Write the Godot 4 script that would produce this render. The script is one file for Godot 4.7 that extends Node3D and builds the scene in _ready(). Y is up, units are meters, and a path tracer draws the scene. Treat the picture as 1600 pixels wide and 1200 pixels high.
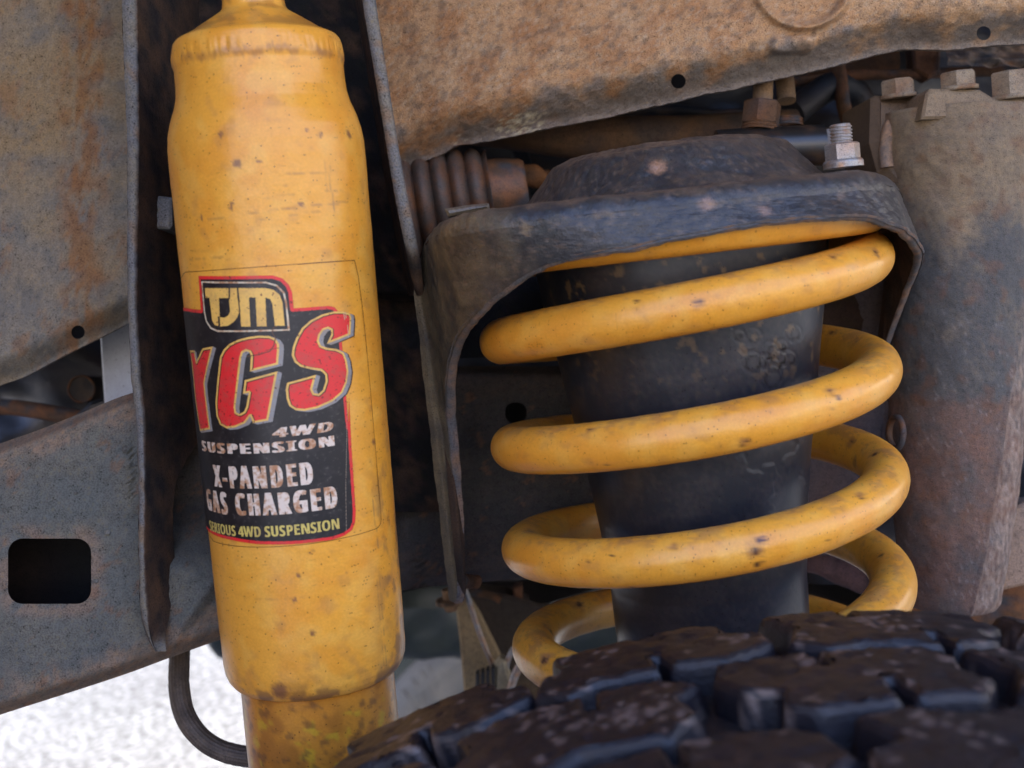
extends Node3D
# A wheel arch seen close up: yellow shock absorber, coil spring under its pressed tower, tyre in front.
# Shapes are worked out in a rig frame (x right, y up, -z into the arch, metres) and turned upright on commit.

const F := 1800.0
const EYE := 0.82
var UP := Vector3(-0.1032, 0.9892, 0.1047).normalized()   # the true vertical in the rig frame
var WX := Vector3.RIGHT
var WZ := Vector3.BACK
var world_basis := Basis()      # rig -> world
var nA := FastNoiseLite.new()
var nB := FastNoiseLite.new()
var nC := FastNoiseLite.new()
var nS := FastNoiseLite.new()
var cell := FastNoiseLite.new()
var cell2 := FastNoiseLite.new()
var names := {}
var mats := {}
var uvt := Vector2.ZERO

class Geo:
	var v := PackedVector3Array()
	var uv := PackedVector2Array()
	var ix := PackedInt32Array()
	func quad(a: int, b: int, c: int, d: int) -> void:
		ix.append(a); ix.append(b); ix.append(c)
		ix.append(a); ix.append(c); ix.append(d)
	func tri(a: int, b: int, c: int) -> void:
		ix.append(a); ix.append(b); ix.append(c)
	func put(p: Vector3, t := Vector2.ZERO) -> int:
		v.append(p); uv.append(t)
		return v.size() - 1

# ---------------------------------------------------------------- frames
func dd(d: float) -> float:
	return 0.1335 + 0.9 * d

func P(px: float, py: float, d: float) -> Vector3:
	var z := dd(d)
	return Vector3((px - 800.0) / F * z, -(py - 600.0) / F * z, -z)

func pix(p: Vector3) -> Vector2:
	return Vector2(800.0 + F * p.x / -p.z, 600.0 - F * p.y / -p.z)

func mm(px: float, d: float) -> float:      # a width in the picture as a length at that depth
	return px / F * dd(d)

func world(p: Vector3) -> Vector3:
	return world_basis * p + Vector3(0, EYE, 0)

func crv(t: PackedVector2Array, x: float) -> float:
	var n := t.size()
	if x <= t[0].x: return t[0].y + (x - t[0].x) * (t[1].y - t[0].y) / (t[1].x - t[0].x)
	if x >= t[n - 1].x: return t[n - 1].y + (x - t[n - 1].x) * (t[n - 1].y - t[n - 2].y) / (t[n - 1].x - t[n - 2].x)
	for i in n - 1:
		if x <= t[i + 1].x:
			var a := t[i]
			var b := t[i + 1]
			var p := t[maxi(i - 1, 0)]
			var q := t[mini(i + 2, n - 1)]
			var h := b.x - a.x
			var ma: float = (b.y - p.y) / maxf(b.x - p.x, 1e-6) * h
			var mb: float = (q.y - a.y) / maxf(q.x - a.x, 1e-6) * h
			var s := (x - a.x) / h
			var s2 := s * s
			var s3 := s2 * s
			return (2 * s3 - 3 * s2 + 1) * a.y + (s3 - 2 * s2 + s) * ma + (-2 * s3 + 3 * s2) * b.y + (s3 - s2) * mb
	return t[n - 1].y

func table(a: Array) -> PackedVector2Array:
	var t := PackedVector2Array()
	for i in range(0, a.size(), 2): t.append(Vector2(a[i], a[i + 1]))
	return t

# ---------------------------------------------------------------- things and parts
func numbered(called: String, parent: Node) -> String:
	var key := str(parent.get_instance_id()) + called
	names[key] = names.get(key, -1) + 1
	return called if names[key] == 0 else "%s_%03d" % [called, names[key]]

func tag(o: Node, label: String, category := "", group := "") -> void:
	o.set_meta("label", label)
	if category: o.set_meta("category", category)
	if group: o.set_meta("group", group)

func thing(called: String, label: String, category: String, base: Vector3, group := "") -> Node3D:
	var o := Node3D.new()
	o.name = numbered(called, self)
	add_child(o, true)
	o.position = world(base)
	tag(o, label, category, group)
	return o

func far_origin(parent: Node) -> Vector3:
	var at := Vector3.ZERO
	var n := parent
	while n != self:
		at += (n as Node3D).position
		n = n.get_parent()
	return at

# commits one mesh; the way its faces look: "solid" closed, else towards the point given
func build(called: String, g: Geo, m: Material, parent: Node, paint = null, solid := true, toward := Vector3.ZERO) -> MeshInstance3D:
	var nv := g.v.size()
	var nrm := PackedVector3Array()
	nrm.resize(nv)
	var mid := Vector3.ZERO
	for p in g.v: mid += p
	mid /= maxf(nv, 1)
	var score := 0.0
	for i in range(0, g.ix.size(), 3):
		var a := g.v[g.ix[i]]
		var b := g.v[g.ix[i + 1]]
		var c := g.v[g.ix[i + 2]]
		var k := (c - a).cross(b - a)
		nrm[g.ix[i]] += k
		nrm[g.ix[i + 1]] += k
		nrm[g.ix[i + 2]] += k
		score += k.dot(a - mid) if solid else k.dot(toward - a)
	if score < 0:
		for i in range(0, g.ix.size(), 3):
			var t := g.ix[i + 1]
			g.ix[i + 1] = g.ix[i + 2]
			g.ix[i + 2] = t
		for i in nv: nrm[i] = -nrm[i]
	var cols := PackedColorArray()
	if paint != null:
		cols.resize(nv)
		for i in nv:
			nrm[i] = nrm[i].normalized()
			cols[i] = paint.call(g.v[i], nrm[i], g.uv[i])
	var off := far_origin(parent)
	var wv := PackedVector3Array()
	wv.resize(nv)
	for i in nv:
		wv[i] = world_basis * g.v[i] + Vector3(0, EYE, 0) - off
		nrm[i] = (world_basis * nrm[i]).normalized()
	var arr := []
	arr.resize(Mesh.ARRAY_MAX)
	arr[Mesh.ARRAY_VERTEX] = wv
	arr[Mesh.ARRAY_NORMAL] = nrm
	arr[Mesh.ARRAY_TEX_UV] = g.uv
	if paint != null: arr[Mesh.ARRAY_COLOR] = cols
	arr[Mesh.ARRAY_INDEX] = g.ix
	var am := ArrayMesh.new()
	am.add_surface_from_arrays(Mesh.PRIMITIVE_TRIANGLES, arr)
	am.surface_set_material(0, m)
	var o := MeshInstance3D.new()
	o.mesh = am
	o.name = numbered(called, parent)
	parent.add_child(o, true)
	return o

# a thing that is one mesh
func single(called: String, label: String, category: String, g: Geo, m: Material, paint = null, solid := true, toward := Vector3.ZERO) -> MeshInstance3D:
	var o := build(called, g, m, self, paint, solid, toward)
	tag(o, label, category)
	return o

# ---------------------------------------------------------------- shapes
func grid(g: Geo, nu: int, nv: int, fn: Callable, wrap := false) -> void:
	var at := g.v.size()
	for j in nv + 1:
		for i in nu + 1:
			var u := float(i) / nu
			var w := float(j) / nv
			uvt = Vector2(u, w)
			var p: Vector3 = fn.call(u, w)
			g.v.append(p)
			g.uv.append(uvt)
	for j in nv:
		for i in nu:
			var a := at + j * (nu + 1) + i
			var b := a + 1
			if wrap and i == nu - 1: b = at + j * (nu + 1)
			g.quad(a, b, b + nu + 1 if not (wrap and i == nu - 1) else at + (j + 1) * (nu + 1), a + nu + 1)

func side_of(axis: Vector3) -> Vector3:
	var s := axis.cross(Vector3.BACK)
	if s.length() < 0.05: s = axis.cross(Vector3.UP)
	return s.normalized()

# lathe about A + axis*t : prof holds (t, r) ; angle 0 looks to the camera, positive to the right
func lathe(g: Geo, A: Vector3, axis: Vector3, prof: PackedVector2Array, seg: int, bump = null) -> void:
	var e1 := side_of(axis)
	if e1.x < 0: e1 = -e1
	var e2 := axis.cross(e1).normalized()
	if e2.z < 0: e2 = -e2
	var at := g.v.size()
	for j in prof.size():
		for i in seg + 1:
			var th := TAU * i / seg - PI
			var o := e1 * sin(th) + e2 * cos(th)
			var p := A + axis * prof[j].x + o * prof[j].y
			if bump != null: p += o * bump.call(p, prof[j].x, th)
			g.put(p, Vector2(th, prof[j].x))
	for j in prof.size() - 1:
		for i in seg:
			var a := at + j * (seg + 1) + i
			var b := at + j * (seg + 1) + (i + 1) % seg
			g.quad(a, b, b + seg + 1, a + seg + 1)

func fine(prof: Array, step: float) -> PackedVector2Array:
	var o := PackedVector2Array()
	for i in prof.size() - 1:
		var a: Vector2 = prof[i]
		var b: Vector2 = prof[i + 1]
		var n := maxi(1, int(ceil(a.distance_to(b) / step)))
		for k in n: o.append(a.lerp(b, float(k) / n))
	o.append(prof[prof.size() - 1])
	return o

func smooth(pts: Array, per: int) -> PackedVector3Array:
	var o := PackedVector3Array()
	for i in pts.size() - 1:
		var p: Vector3 = pts[maxi(i - 1, 0)]
		var a: Vector3 = pts[i]
		var b: Vector3 = pts[i + 1]
		var q: Vector3 = pts[mini(i + 2, pts.size() - 1)]
		for k in per: o.append(a.cubic_interpolate(b, p, q, float(k) / per))
	o.append(pts[pts.size() - 1])
	return o

func tube(g: Geo, path: PackedVector3Array, rad, seg: int, caps := true, bump = null) -> void:
	var at := g.v.size()
	var n := path.size()
	var side := Vector3.ZERO
	var run := 0.0
	for j in n:
		var dir := (path[mini(j + 1, n - 1)] - path[maxi(j - 1, 0)]).normalized()
		if j == 0: side = side_of(dir)
		side = (side - dir * side.dot(dir)).normalized()
		var up := dir.cross(side)
		if j: run += path[j].distance_to(path[j - 1])
		var r: float = rad if rad is float else rad[j]
		for i in seg + 1:
			var th := TAU * i / seg
			var o := side * cos(th) + up * sin(th)
			var p := path[j] + o * r
			if bump != null: p += o * bump.call(p, run, th)
			g.put(p, Vector2(run, th))
	for j in n - 1:
		for i in seg:
			var a := at + j * (seg + 1) + i
			var b := at + j * (seg + 1) + (i + 1) % seg
			g.quad(a, b, b + seg + 1, a + seg + 1)
	if caps:
		for e in [0, n - 1]:
			var c := g.put(path[e])
			var k := g.v.size()
			for i in seg: g.put(g.v[at + e * (seg + 1) + i])
			for i in seg:
				if e == 0: g.tri(c, k + (i + 1) % seg, k + i)
				else: g.tri(c, k + i, k + (i + 1) % seg)

# a flat polygon pushed along dir, with a chamfer on the near rim
func prism(g: Geo, poly: Array, dir: Vector3, ch := 0.0) -> void:
	var n := poly.size()
	var nd := dir.normalized()
	var e1: Vector3 = poly[1] - poly[0]
	e1 = (e1 - nd * e1.dot(nd)).normalized()
	var e2 := nd.cross(e1)
	var flat := PackedVector2Array()
	for p in poly: flat.append(Vector2(p.dot(e1), p.dot(e2)))
	var area := 0.0
	for i in n: area += flat[i].cross(flat[(i + 1) % n])
	var sg := signf(area)
	var near := []
	for i in n:
		var a := (flat[i] - flat[(i + n - 1) % n]).normalized()
		var b := (flat[(i + 1) % n] - flat[i]).normalized()
		var inn := (Vector2(-a.y, a.x) + Vector2(-b.y, b.x)) * sg
		inn = inn / maxf(0.6, inn.length_squared() * 0.5)
		near.append(poly[i] + (e1 * inn.x + e2 * inn.y) * ch)
	var tris := Geometry2D.triangulate_polygon(flat)
	for layer in 2:
		var k := g.v.size()
		for i in n: g.put(near[i] if layer == 0 else poly[i] + dir)
		for t in range(0, tris.size(), 3):
			if (layer == 0) == (sg > 0): g.tri(k + tris[t], k + tris[t + 1], k + tris[t + 2])
			else: g.tri(k + tris[t], k + tris[t + 2], k + tris[t + 1])
	for i in n:
		var j := (i + 1) % n
		var rows := [[near[i], near[j]], [poly[i] + nd * ch, poly[j] + nd * ch], [poly[i] + dir, poly[j] + dir]]
		for r in 2:
			var k := g.v.size()
			g.put(rows[r][0]); g.put(rows[r][1]); g.put(rows[r + 1][1]); g.put(rows[r + 1][0])
			if sg > 0: g.quad(k, k + 3, k + 2, k + 1)
			else: g.quad(k, k + 1, k + 2, k + 3)

func hexagon(g: Geo, A: Vector3, axis: Vector3, r: float, turn := 0.0, ch := 0.0008) -> void:
	var e1 := side_of(axis)
	var e2 := axis.normalized().cross(e1)
	var p := []
	for i in 6:
		var a := TAU * i / 6 + turn
		p.append(A + (e1 * cos(a) + e2 * sin(a)) * r)
	prism(g, p, axis, ch)

func sdf(h: Array, x: float, y: float) -> float:      # h: cx, cy, half width, half height, corner
	var q := Vector2(absf(x - h[0]) - h[2], absf(y - h[1]) - h[3])
	return Vector2(maxf(q.x, 0), maxf(q.y, 0)).length() + minf(maxf(q.x, q.y), 0) - h[4]

# a pressed sheet between a lower and an upper edge; place(px, py) gives the point; holes are cut out
func sheet(g: Geo, x0: float, x1: float, step: float, top: Callable, bottom: Callable, ny: int, power: float, place: Callable, holes := []) -> void:
	var nx := int((x1 - x0) / step)
	var at := g.v.size()
	for j in ny + 1:
		for i in nx + 1:
			var x := lerpf(x0, x1, float(i) / nx)
			var y: float = lerpf(bottom.call(x), top.call(x), pow(float(j) / ny, power))
			for h in holes:
				if sdf([h[0], h[1], h[2], h[3], h[4] + step], x, y) < 0 or absf(sdf(h, x, y)) < step * 0.9:
					for it in 3:
						var s := sdf(h, x, y)
						if absf(s) > step * 0.9: break
						var gx := sdf(h, x + 0.2, y) - sdf(h, x - 0.2, y)
						var gy := sdf(h, x, y + 0.2) - sdf(h, x, y - 0.2)
						var l := maxf(sqrt(gx * gx + gy * gy), 1e-5)
						x -= gx / l * s
						y -= gy / l * s
			g.put(place.call(x, y), Vector2(x, y))
	for j in ny:
		for i in nx:
			var a := at + j * (nx + 1) + i
			for t in [[a, a + 1, a + nx + 2], [a, a + nx + 2, a + nx + 1]]:
				var c := (g.uv[t[0]] + g.uv[t[1]] + g.uv[t[2]]) / 3.0
				var keep := true
				for h in holes:
					if sdf(h, c.x, c.y) < -0.01: keep = false
				if keep: g.tri(t[0], t[1], t[2])
	for h in holes:
		var k := g.v.size()
		var n := 48
		for i in n:
			var a := TAU * (i + 0.5) / n
			var q := Vector2(h[0] + signf(cos(a)) * h[2] + cos(a) * h[4], h[1] + signf(sin(a)) * h[3] + sin(a) * h[4])
			var p: Vector3 = place.call(q.x, q.y)
			g.put(p, q)
			g.put(p * (1.0 + 0.004 / p.length()), q)
		for i in n:
			var j := (i + 1) % n
			g.quad(k + 2 * i, k + 2 * j, k + 2 * j + 1, k + 2 * i + 1)

# ---------------------------------------------------------------- materials
func grain_image(kind: int) -> ImageTexture:
	var n := 512
	var f := FastNoiseLite.new()
	f.seed = 40 + kind
	f.frequency = 0.09
	f.fractal_octaves = 3
	var a := f.get_seamless_image(n, n)
	f.frequency = 0.02
	f.fractal_octaves = 4
	f.seed = 50 + kind
	var b := f.get_seamless_image(n, n)
	f.seed = 60 + kind
	f.noise_type = FastNoiseLite.TYPE_CELLULAR
	f.cellular_return_type = FastNoiseLite.RETURN_DISTANCE
	f.fractal_type = FastNoiseLite.FRACTAL_NONE
	f.frequency = 0.035
	var c := f.get_seamless_image(n, n)
	var da := a.get_data()
	var db := b.get_data()
	var dc := c.get_data()
	var out := PackedByteArray()
	if kind < 10:
		out.resize(n * n * 3)
		for i in n * n:
			var x := da[i] / 255.0
			var y := db[i] / 255.0
			var z := dc[i] / 255.0
			var r := 0.0
			var g := 0.0
			var bl := 0.0
			if kind == 3:        # gravel
				r = clampf(0.52 + 0.75 * z + 0.3 * (y - 0.5) + 0.3 * (x - 0.5), 0.2, 1.0)
				g = r; bl = r * 0.985
			elif kind == 0:        # dirty metal: grain and pale grit
				r = 0.60 + 0.46 * x + 0.20 * y
				g = r; bl = r
				if z < 0.2 and y > 0.52: r = 1.0; g = 0.97; bl = 0.9
				elif z < 0.1 and y < 0.4: r *= 0.6; g *= 0.58; bl *= 0.56
			elif kind == 1:      # paint: nearly even, few specks
				r = 0.88 + 0.09 * x + 0.05 * y
				g = r - 0.012 * (1 - y); bl = r - 0.02
				if z < 0.07 and y < 0.42: r *= 0.45; g *= 0.4; bl *= 0.45
			else:                # rubber with sand and dried mud
				r = 0.55 + 0.3 * y + 0.18 * x
				g = r * 0.93; bl = r * 0.9
				if z < 0.12 and y > 0.62: r = 1.0; g = 0.94; bl = 0.88
			out[i * 3] = int(clampf(r, 0, 1) * 255)
			out[i * 3 + 1] = int(clampf(g, 0, 1) * 255)
			out[i * 3 + 2] = int(clampf(bl, 0, 1) * 255)
		return ImageTexture.create_from_image(Image.create_from_data(n, n, false, Image.FORMAT_RGB8, out))
	out.resize(n * n)
	for i in n * n:
		var h := 0.0
		if kind == 10: h = 0.45 * da[i] / 255.0 + 0.4 * db[i] / 255.0 + 0.15 * (1.0 - dc[i] / 255.0)
		else: h = 0.25 * da[i] / 255.0 + 0.75 * db[i] / 255.0
		out[i] = int(h * 255)
	return ImageTexture.create_from_image(Image.create_from_data(n, n, false, Image.FORMAT_L8, out))

func mat(called: String, rough: float, tex: Texture2D, bump: Texture2D, tile: float, relief: float, spec := 0.5, metal := 0.0) -> StandardMaterial3D:
	var m := StandardMaterial3D.new()
	m.resource_name = called
	m.vertex_color_use_as_albedo = true
	m.roughness = rough
	m.metallic = metal
	m.metallic_specular = spec
	m.uv1_triplanar = true
	m.uv1_world_triplanar = true
	m.uv1_scale = Vector3.ONE / tile
	if tex: m.albedo_texture = tex
	if bump:
		m.heightmap_enabled = true
		m.heightmap_texture = bump
		m.heightmap_scale = relief
	mats[called] = m
	return m

# ---------------------------------------------------------------- colours (linear base colours)
func col(r: float, g: float, b: float) -> Color: return Color(r, g, b)

func fb(p: Vector3, s: float) -> float: return nA.get_noise_3dv(p * s)      # about -0.6..0.6

func sm(a: float, b: float, x: float) -> float: return smoothstep(a, b, x)

const GREY := Color(0.21, 0.198, 0.175)
const BLUE_GREY := Color(0.172, 0.174, 0.173)
const MUD := Color(0.42, 0.23, 0.115)
const PALE_MUD := Color(0.52, 0.36, 0.22)
const RUST := Color(0.25, 0.095, 0.03)
const OLIVE := Color(0.22, 0.165, 0.075)
const SOOT := Color(0.018, 0.017, 0.017)

func metal_dirt(p: Vector3, mud: float, rust: float) -> Color:
	var a := fb(p, 16.0)
	var b := fb(p + Vector3(3, 1, 2), 60.0)
	var c := fb(p + Vector3(7, 5, 1), 300.0)
	var o := GREY.lerp(BLUE_GREY, sm(-0.2, 0.3, b))
	o = o.lerp(MUD, clampf(mud + a * 0.7 + b * 0.25 + c * 0.4, 0, 1))
	o = o.lerp(PALE_MUD, sm(0.1, 0.6, b * 0.6 + c * 0.6 + mud * 0.25 - 0.1) * 0.5)
	o = o.lerp(RUST, sm(0.25, 0.6, fb(p + Vector3(1, 9, 4), 55.0) + c * 0.5 + rust - 0.3) * 0.7)
	return o * (0.92 + 0.3 * c)

func fender_paint(p: Vector3, _n: Vector3, uv: Vector2) -> Color:
	var edge: float = crv(fender_low, uv.x) - uv.y           # picture rows above the lower edge
	var right := sm(900.0, 1550.0, uv.x)
	var a := fb(p, 14.0)
	var b := fb(p + Vector3(3, 1, 2), 48.0)
	var c := fb(p + Vector3(7, 5, 1), 320.0)
	var o := col(0.49, 0.265, 0.12).lerp(col(0.53, 0.345, 0.185), clampf(0.25 + 0.55 * right + a * 0.6 + c * 0.25, 0, 1))
	o = o.lerp(col(0.37, 0.155, 0.055), sm(-0.05, 0.45, b + 0.3 * a) * 0.55 * (1.0 - 0.7 * right))
	o = o.lerp(col(0.50, 0.39, 0.26), sm(0.12, 0.5, c) * 0.45)
	o = o.lerp(col(0.17, 0.12, 0.085), sm(0.25, 0.5, fb(p + Vector3(8, 8, 0), 130) + 0.1) * 0.5)
	o = o.lerp(col(0.185, 0.17, 0.15), clampf(0.8 * sm(70.0, 15.0, edge + b * 60.0) + 0.35 * right * sm(-0.1, 0.3, a), 0, 0.85))
	# dried pale splash on the rolled edge
	var q := sm(38.0, 4.0, absf(edge - 16.0)) * sm(60.0, 20.0, absf(uv.x - 815.0)) + 0.6 * sm(16.0, 2.0, absf(edge - 10.0)) * sm(60.0, 20.0, absf(uv.x - 720.0))
	return o.lerp(col(0.55, 0.46, 0.30), 0.9 * sm(0.5, 0.6, q * (0.55 + 0.9 * fb(p + Vector3(2, 2, 2), 420.0))))

func fender_left_paint(p: Vector3, _n: Vector3, uv: Vector2) -> Color:
	var a := fb(p, 12.0)
	var b := fb(p + Vector3(3, 1, 2), 50.0)
	var c := fb(p + Vector3(7, 5, 1), 320.0)
	var o := col(0.33, 0.235, 0.125).lerp(col(0.265, 0.23, 0.175), clampf(0.1 + 0.9 * sm(180.0, 520.0, uv.y) + a + 0.3 * b, 0, 1))
	o = o.lerp(col(0.16, 0.155, 0.14), 0.5 * sm(0.05, 0.4, b + 0.3 * c + 0.2 * sm(250, 540, uv.y)))
	o = o.lerp(col(0.40, 0.32, 0.21), sm(0.15, 0.5, c) * 0.4)
	var streak := sm(48.0, 4.0, absf(uv.x - 132.0 - 18.0 * nB.get_noise_1d(uv.y * 0.02))) * sm(-0.3, 0.3, fb(Vector3(uv.x * 0.035, uv.y * 0.008, 0), 1.4) + 0.15 + 0.4 * c)
	o = o.lerp(col(0.30, 0.125, 0.035), 0.7 * streak)
	return o.lerp(col(0.30, 0.13, 0.045), 0.4 * sm(0.3, 0.55, fb(p + Vector3(1, 9, 4), 42.0) + 0.4 * c + 0.08 * sm(300, 540, uv.y)))

func rail_paint(p: Vector3, _n: Vector3, uv: Vector2) -> Color:
	var top: float = uv.y - crv(rail_high, uv.x)
	var low: float = crv(rail_low, uv.x) - uv.y
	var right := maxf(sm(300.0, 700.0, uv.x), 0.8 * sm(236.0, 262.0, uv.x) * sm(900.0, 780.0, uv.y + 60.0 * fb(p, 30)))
	var b := fb(p + Vector3(3, 1, 2), 40.0)
	var c := fb(p + Vector3(7, 5, 1), 300.0)
	var o := col(0.125, 0.126, 0.110).lerp(col(0.16, 0.15, 0.118), clampf(0.3 + b * 1.2 + c * 0.4, 0, 1))
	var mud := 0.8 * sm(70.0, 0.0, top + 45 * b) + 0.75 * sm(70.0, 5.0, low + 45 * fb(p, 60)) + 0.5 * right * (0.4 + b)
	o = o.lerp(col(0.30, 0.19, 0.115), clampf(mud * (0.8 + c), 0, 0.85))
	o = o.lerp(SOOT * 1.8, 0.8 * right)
	var halo := sm(24.0, 3.0, absf(sdf(RAIL_HOLE, uv.x, uv.y) - 5.0))
	o = o.lerp(col(0.30, 0.19, 0.12), 0.5 * halo * sm(-0.3, 0.3, fb(p, 90.0) + 0.15))
	return o.lerp(col(0.22, 0.10, 0.045), 0.4 * sm(0.4, 0.6, fb(p + Vector3(1, 9, 4), 60.0) + 0.4 * c))

func flange_paint(p: Vector3, n: Vector3, _uv: Vector2) -> Color:
	var o := col(0.17, 0.168, 0.158).lerp(col(0.22, 0.185, 0.125), clampf(0.25 + 0.9 * fb(p, 30) + 0.5 * fb(p, 300), 0, 1)).lerp(col(0.25, 0.14, 0.06), 0.5 * sm(0.3, 0.5, fb(p, 70)))
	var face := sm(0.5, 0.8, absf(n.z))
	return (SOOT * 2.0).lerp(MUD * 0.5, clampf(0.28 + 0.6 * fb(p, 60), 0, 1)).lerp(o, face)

func dark_paint(p: Vector3, _n: Vector3, _uv: Vector2) -> Color:
	return (SOOT * 0.6).lerp(MUD * 0.3, clampf(0.05 + 0.7 * fb(p, 35) + 0.4 * fb(p, 140), 0, 1))

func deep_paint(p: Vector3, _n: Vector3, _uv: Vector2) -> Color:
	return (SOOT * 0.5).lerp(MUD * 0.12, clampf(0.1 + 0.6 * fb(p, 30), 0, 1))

func brown_paint(p: Vector3, _n: Vector3, _uv: Vector2) -> Color:
	return col(0.10, 0.052, 0.026).lerp(RUST, clampf(0.3 + 0.8 * fb(p, 50) + 0.4 * fb(p, 200), 0, 1)).lerp(col(0.06, 0.055, 0.055), sm(0.05, 0.4, fb(p + Vector3.ONE, 45)))

func tower_paint(p: Vector3, n: Vector3, _uv: Vector2) -> Color:
	var c := fb(p, 260)
	var o := col(0.030, 0.031, 0.033).lerp(col(0.060, 0.057, 0.054), clampf(0.30 + 0.7 * fb(p, 35) + 0.8 * c, 0, 1))
	var left := sm(0.012, -0.03, p.x + 0.016 * fb(p, 40))
	o = o.lerp(col(0.20, 0.155, 0.085), clampf(left * (0.55 + 0.6 * fb(p, 55)), 0, 0.8))
	o = o.lerp(col(0.17, 0.115, 0.075), clampf(0.55 * sm(0.5, 0.95, n.dot(UP)) * (0.5 + 1.2 * fb(p, 70)) + 0.4 * sm(0.25, 0.55, c + 0.3 * fb(p, 45)), 0, 0.8))
	for s in tower_spots:
		o = o.lerp(s[2], sm(s[1], s[1] * 0.55, p.distance_to(s[0]) + 0.0012 * fb(p, 500)))
	return o

func lip_paint(p: Vector3, _n: Vector3, _uv: Vector2) -> Color:
	return col(0.12, 0.12, 0.125).lerp(MUD * 0.8, clampf(0.15 + 0.9 * fb(p, 90), 0, 0.8))

func inside_paint(p: Vector3, _n: Vector3, _uv: Vector2) -> Color:
	return col(0.075, 0.045, 0.028).lerp(SOOT, clampf(0.3 + 0.9 * fb(p, 50), 0, 1))

func yellow(p: Vector3, wear: float) -> Color:
	var o := col(0.81, 0.375, 0.045)
	o = o.lerp(col(0.78, 0.335, 0.038), sm(-0.1, 0.5, fb(p, 30)))
	o = o.lerp(col(0.82, 0.43, 0.075), sm(0.0, 0.5, fb(p + Vector3(8, 2, 5), 55)) * 0.6)
	o = o.lerp(col(0.48, 0.22, 0.06), 0.4 * sm(0.3, 0.7, fb(p + Vector3(1, 2, 3), 70) + wear * 0.25))
	# stone chips: some rusted brown, most tiny and dark
	var c := cell.get_noise_3dv(p)
	var big := fb(p + Vector3(4, 1, 4), 45)
	o = o.lerp(col(0.33, 0.14, 0.05), 0.55 * sm(-0.88, -0.96, c + 0.05 * fb(p, 600)) * sm(0.15, 0.3, big + wear * 0.15))
	var t := cell2.get_noise_3dv(p)
	return o.lerp(col(0.045, 0.03, 0.025), sm(-0.93, -0.96, t) * sm(0.1, 0.2, fb(p + Vector3(9, 9, 1), 60) + wear * 0.12))

func shock_paint(p: Vector3, _n: Vector3, uv: Vector2) -> Color:
	var o := yellow(p, sm(0.17, 0.26, uv.y) * 0.8)
	# crimped rim: rust under the rolled edge
	var q: float = shock_rim + 0.002 * fb(Vector3(uv.x * 3.0, 0, 0), 1.0)
	var band := sm(0.0022, 0.0004, absf(uv.y - q - 0.0012 * fb(Vector3(uv.x * 22, 0, 0), 1.0)))
	o = o.lerp(col(0.3, 0.13, 0.05), 0.6 * band * sm(-0.25, 0.25, fb(Vector3(uv.x * 2.0, 5, 0), 1.5) + 0.05))
	# grimy purple wear along the lower right and round the bottom rim
	var right := sm(0.75, 1.25, uv.x) * sm(0.12, 0.2, uv.y)
	o = o.lerp(col(0.2, 0.115, 0.07), 0.7 * right * sm(-0.1, 0.35, fb(Vector3(uv.x * 1.2, uv.y * 18, 2), 1.5) + fb(p, 120) * 0.5))
	var low := sm(0.012, 0.001, absf(uv.y - shock_end))
	o = o.lerp(col(0.16, 0.08, 0.045), 0.75 * low * sm(-0.1, 0.3, fb(p, 90)))
	# scratches round the tube
	for s in shock_marks:
		var a := absf(uv.y - s[1] - (uv.x - s[0]) * s[4]) 
		if a < 0.0012 and absf(uv.x - s[0]) < s[2]:
			o = o.lerp(col(0.28, 0.13, 0.05), s[3] * sm(0.0005, 0.0001, a) * sm(-0.2, 0.2, fb(Vector3(uv.x * 9, s[1] * 90, 0), 1.0) + 0.1))
	for s in shock_lines:
		var a := absf(uv.x - s[0] - 0.02 * fb(Vector3(uv.y * 40, 0, s[0]), 1.0))
		if a < 0.02 and uv.y > s[1] and uv.y < s[2]: o = o.lerp(col(0.24, 0.13, 0.06), s[3] * sm(0.014, 0.003, a) * sm(-0.3, 0.2, fb(Vector3(uv.y * 120, 3, s[0]), 1.0)))
	for s in shock_spots: o = o.lerp(col(0.20, 0.085, 0.045), 0.9 * sm(s[1], s[1] * 0.4, p.distance_to(s[0]) + 0.0010 * fb(p, 700)))
	return o

func lower_paint(p: Vector3, _n: Vector3, _uv: Vector2) -> Color:
	var o := yellow(p, 0.6)
	o = o.lerp(col(0.52, 0.20, 0.025), 0.75)
	o = o.lerp(col(0.34, 0.13, 0.025), 0.7 * sm(-0.1, 0.35, fb(p, 50)))
	o = o.lerp(col(0.60, 0.40, 0.03), 0.6 * sm(0.3, 0.45, fb(p + Vector3(3, 3, 9), 80)))
	return o.lerp(col(0.13, 0.06, 0.03), 0.6 * sm(0.2, 0.45, fb(p + Vector3(6, 3, 2), 130)))

func spring_paint(p: Vector3, n: Vector3, uv: Vector2) -> Color:
	var top := sm(0.45, 0.95, n.dot(UP) + 0.3 * fb(p, 80))
	var o := yellow(p, 0.3 * top)
	o = o.lerp(col(0.24, 0.115, 0.075), 0.42 * top * sm(0.0, 0.35, fb(p + Vector3(2, 7, 2), 50) + 0.7 * fb(p, 320)))
	# fine black grit baked on to the upper left of the first coils
	var grit := sm(0.05, 0.6, n.dot(UP)) * sm(0.03, -0.005, p.x) * sm(0.02, 0.045, p.y)
	o = o.lerp(col(0.12, 0.075, 0.03), 0.8 * grit * sm(0.05, 0.22, fb(p, 900)))
	for s in spring_spots:
		var q: float = p.distance_to(s[0]) + s[1] * (0.55 * fb(p, 260) + 0.35 * fb(p, 900))
		o = o.lerp(s[2], 0.75 * sm(s[1] * 1.1, s[1] * 0.3, q))
		o = o.lerp(col(0.07, 0.032, 0.022), 0.9 * sm(s[1] * 0.42, s[1] * 0.25, q))
	return o

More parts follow.
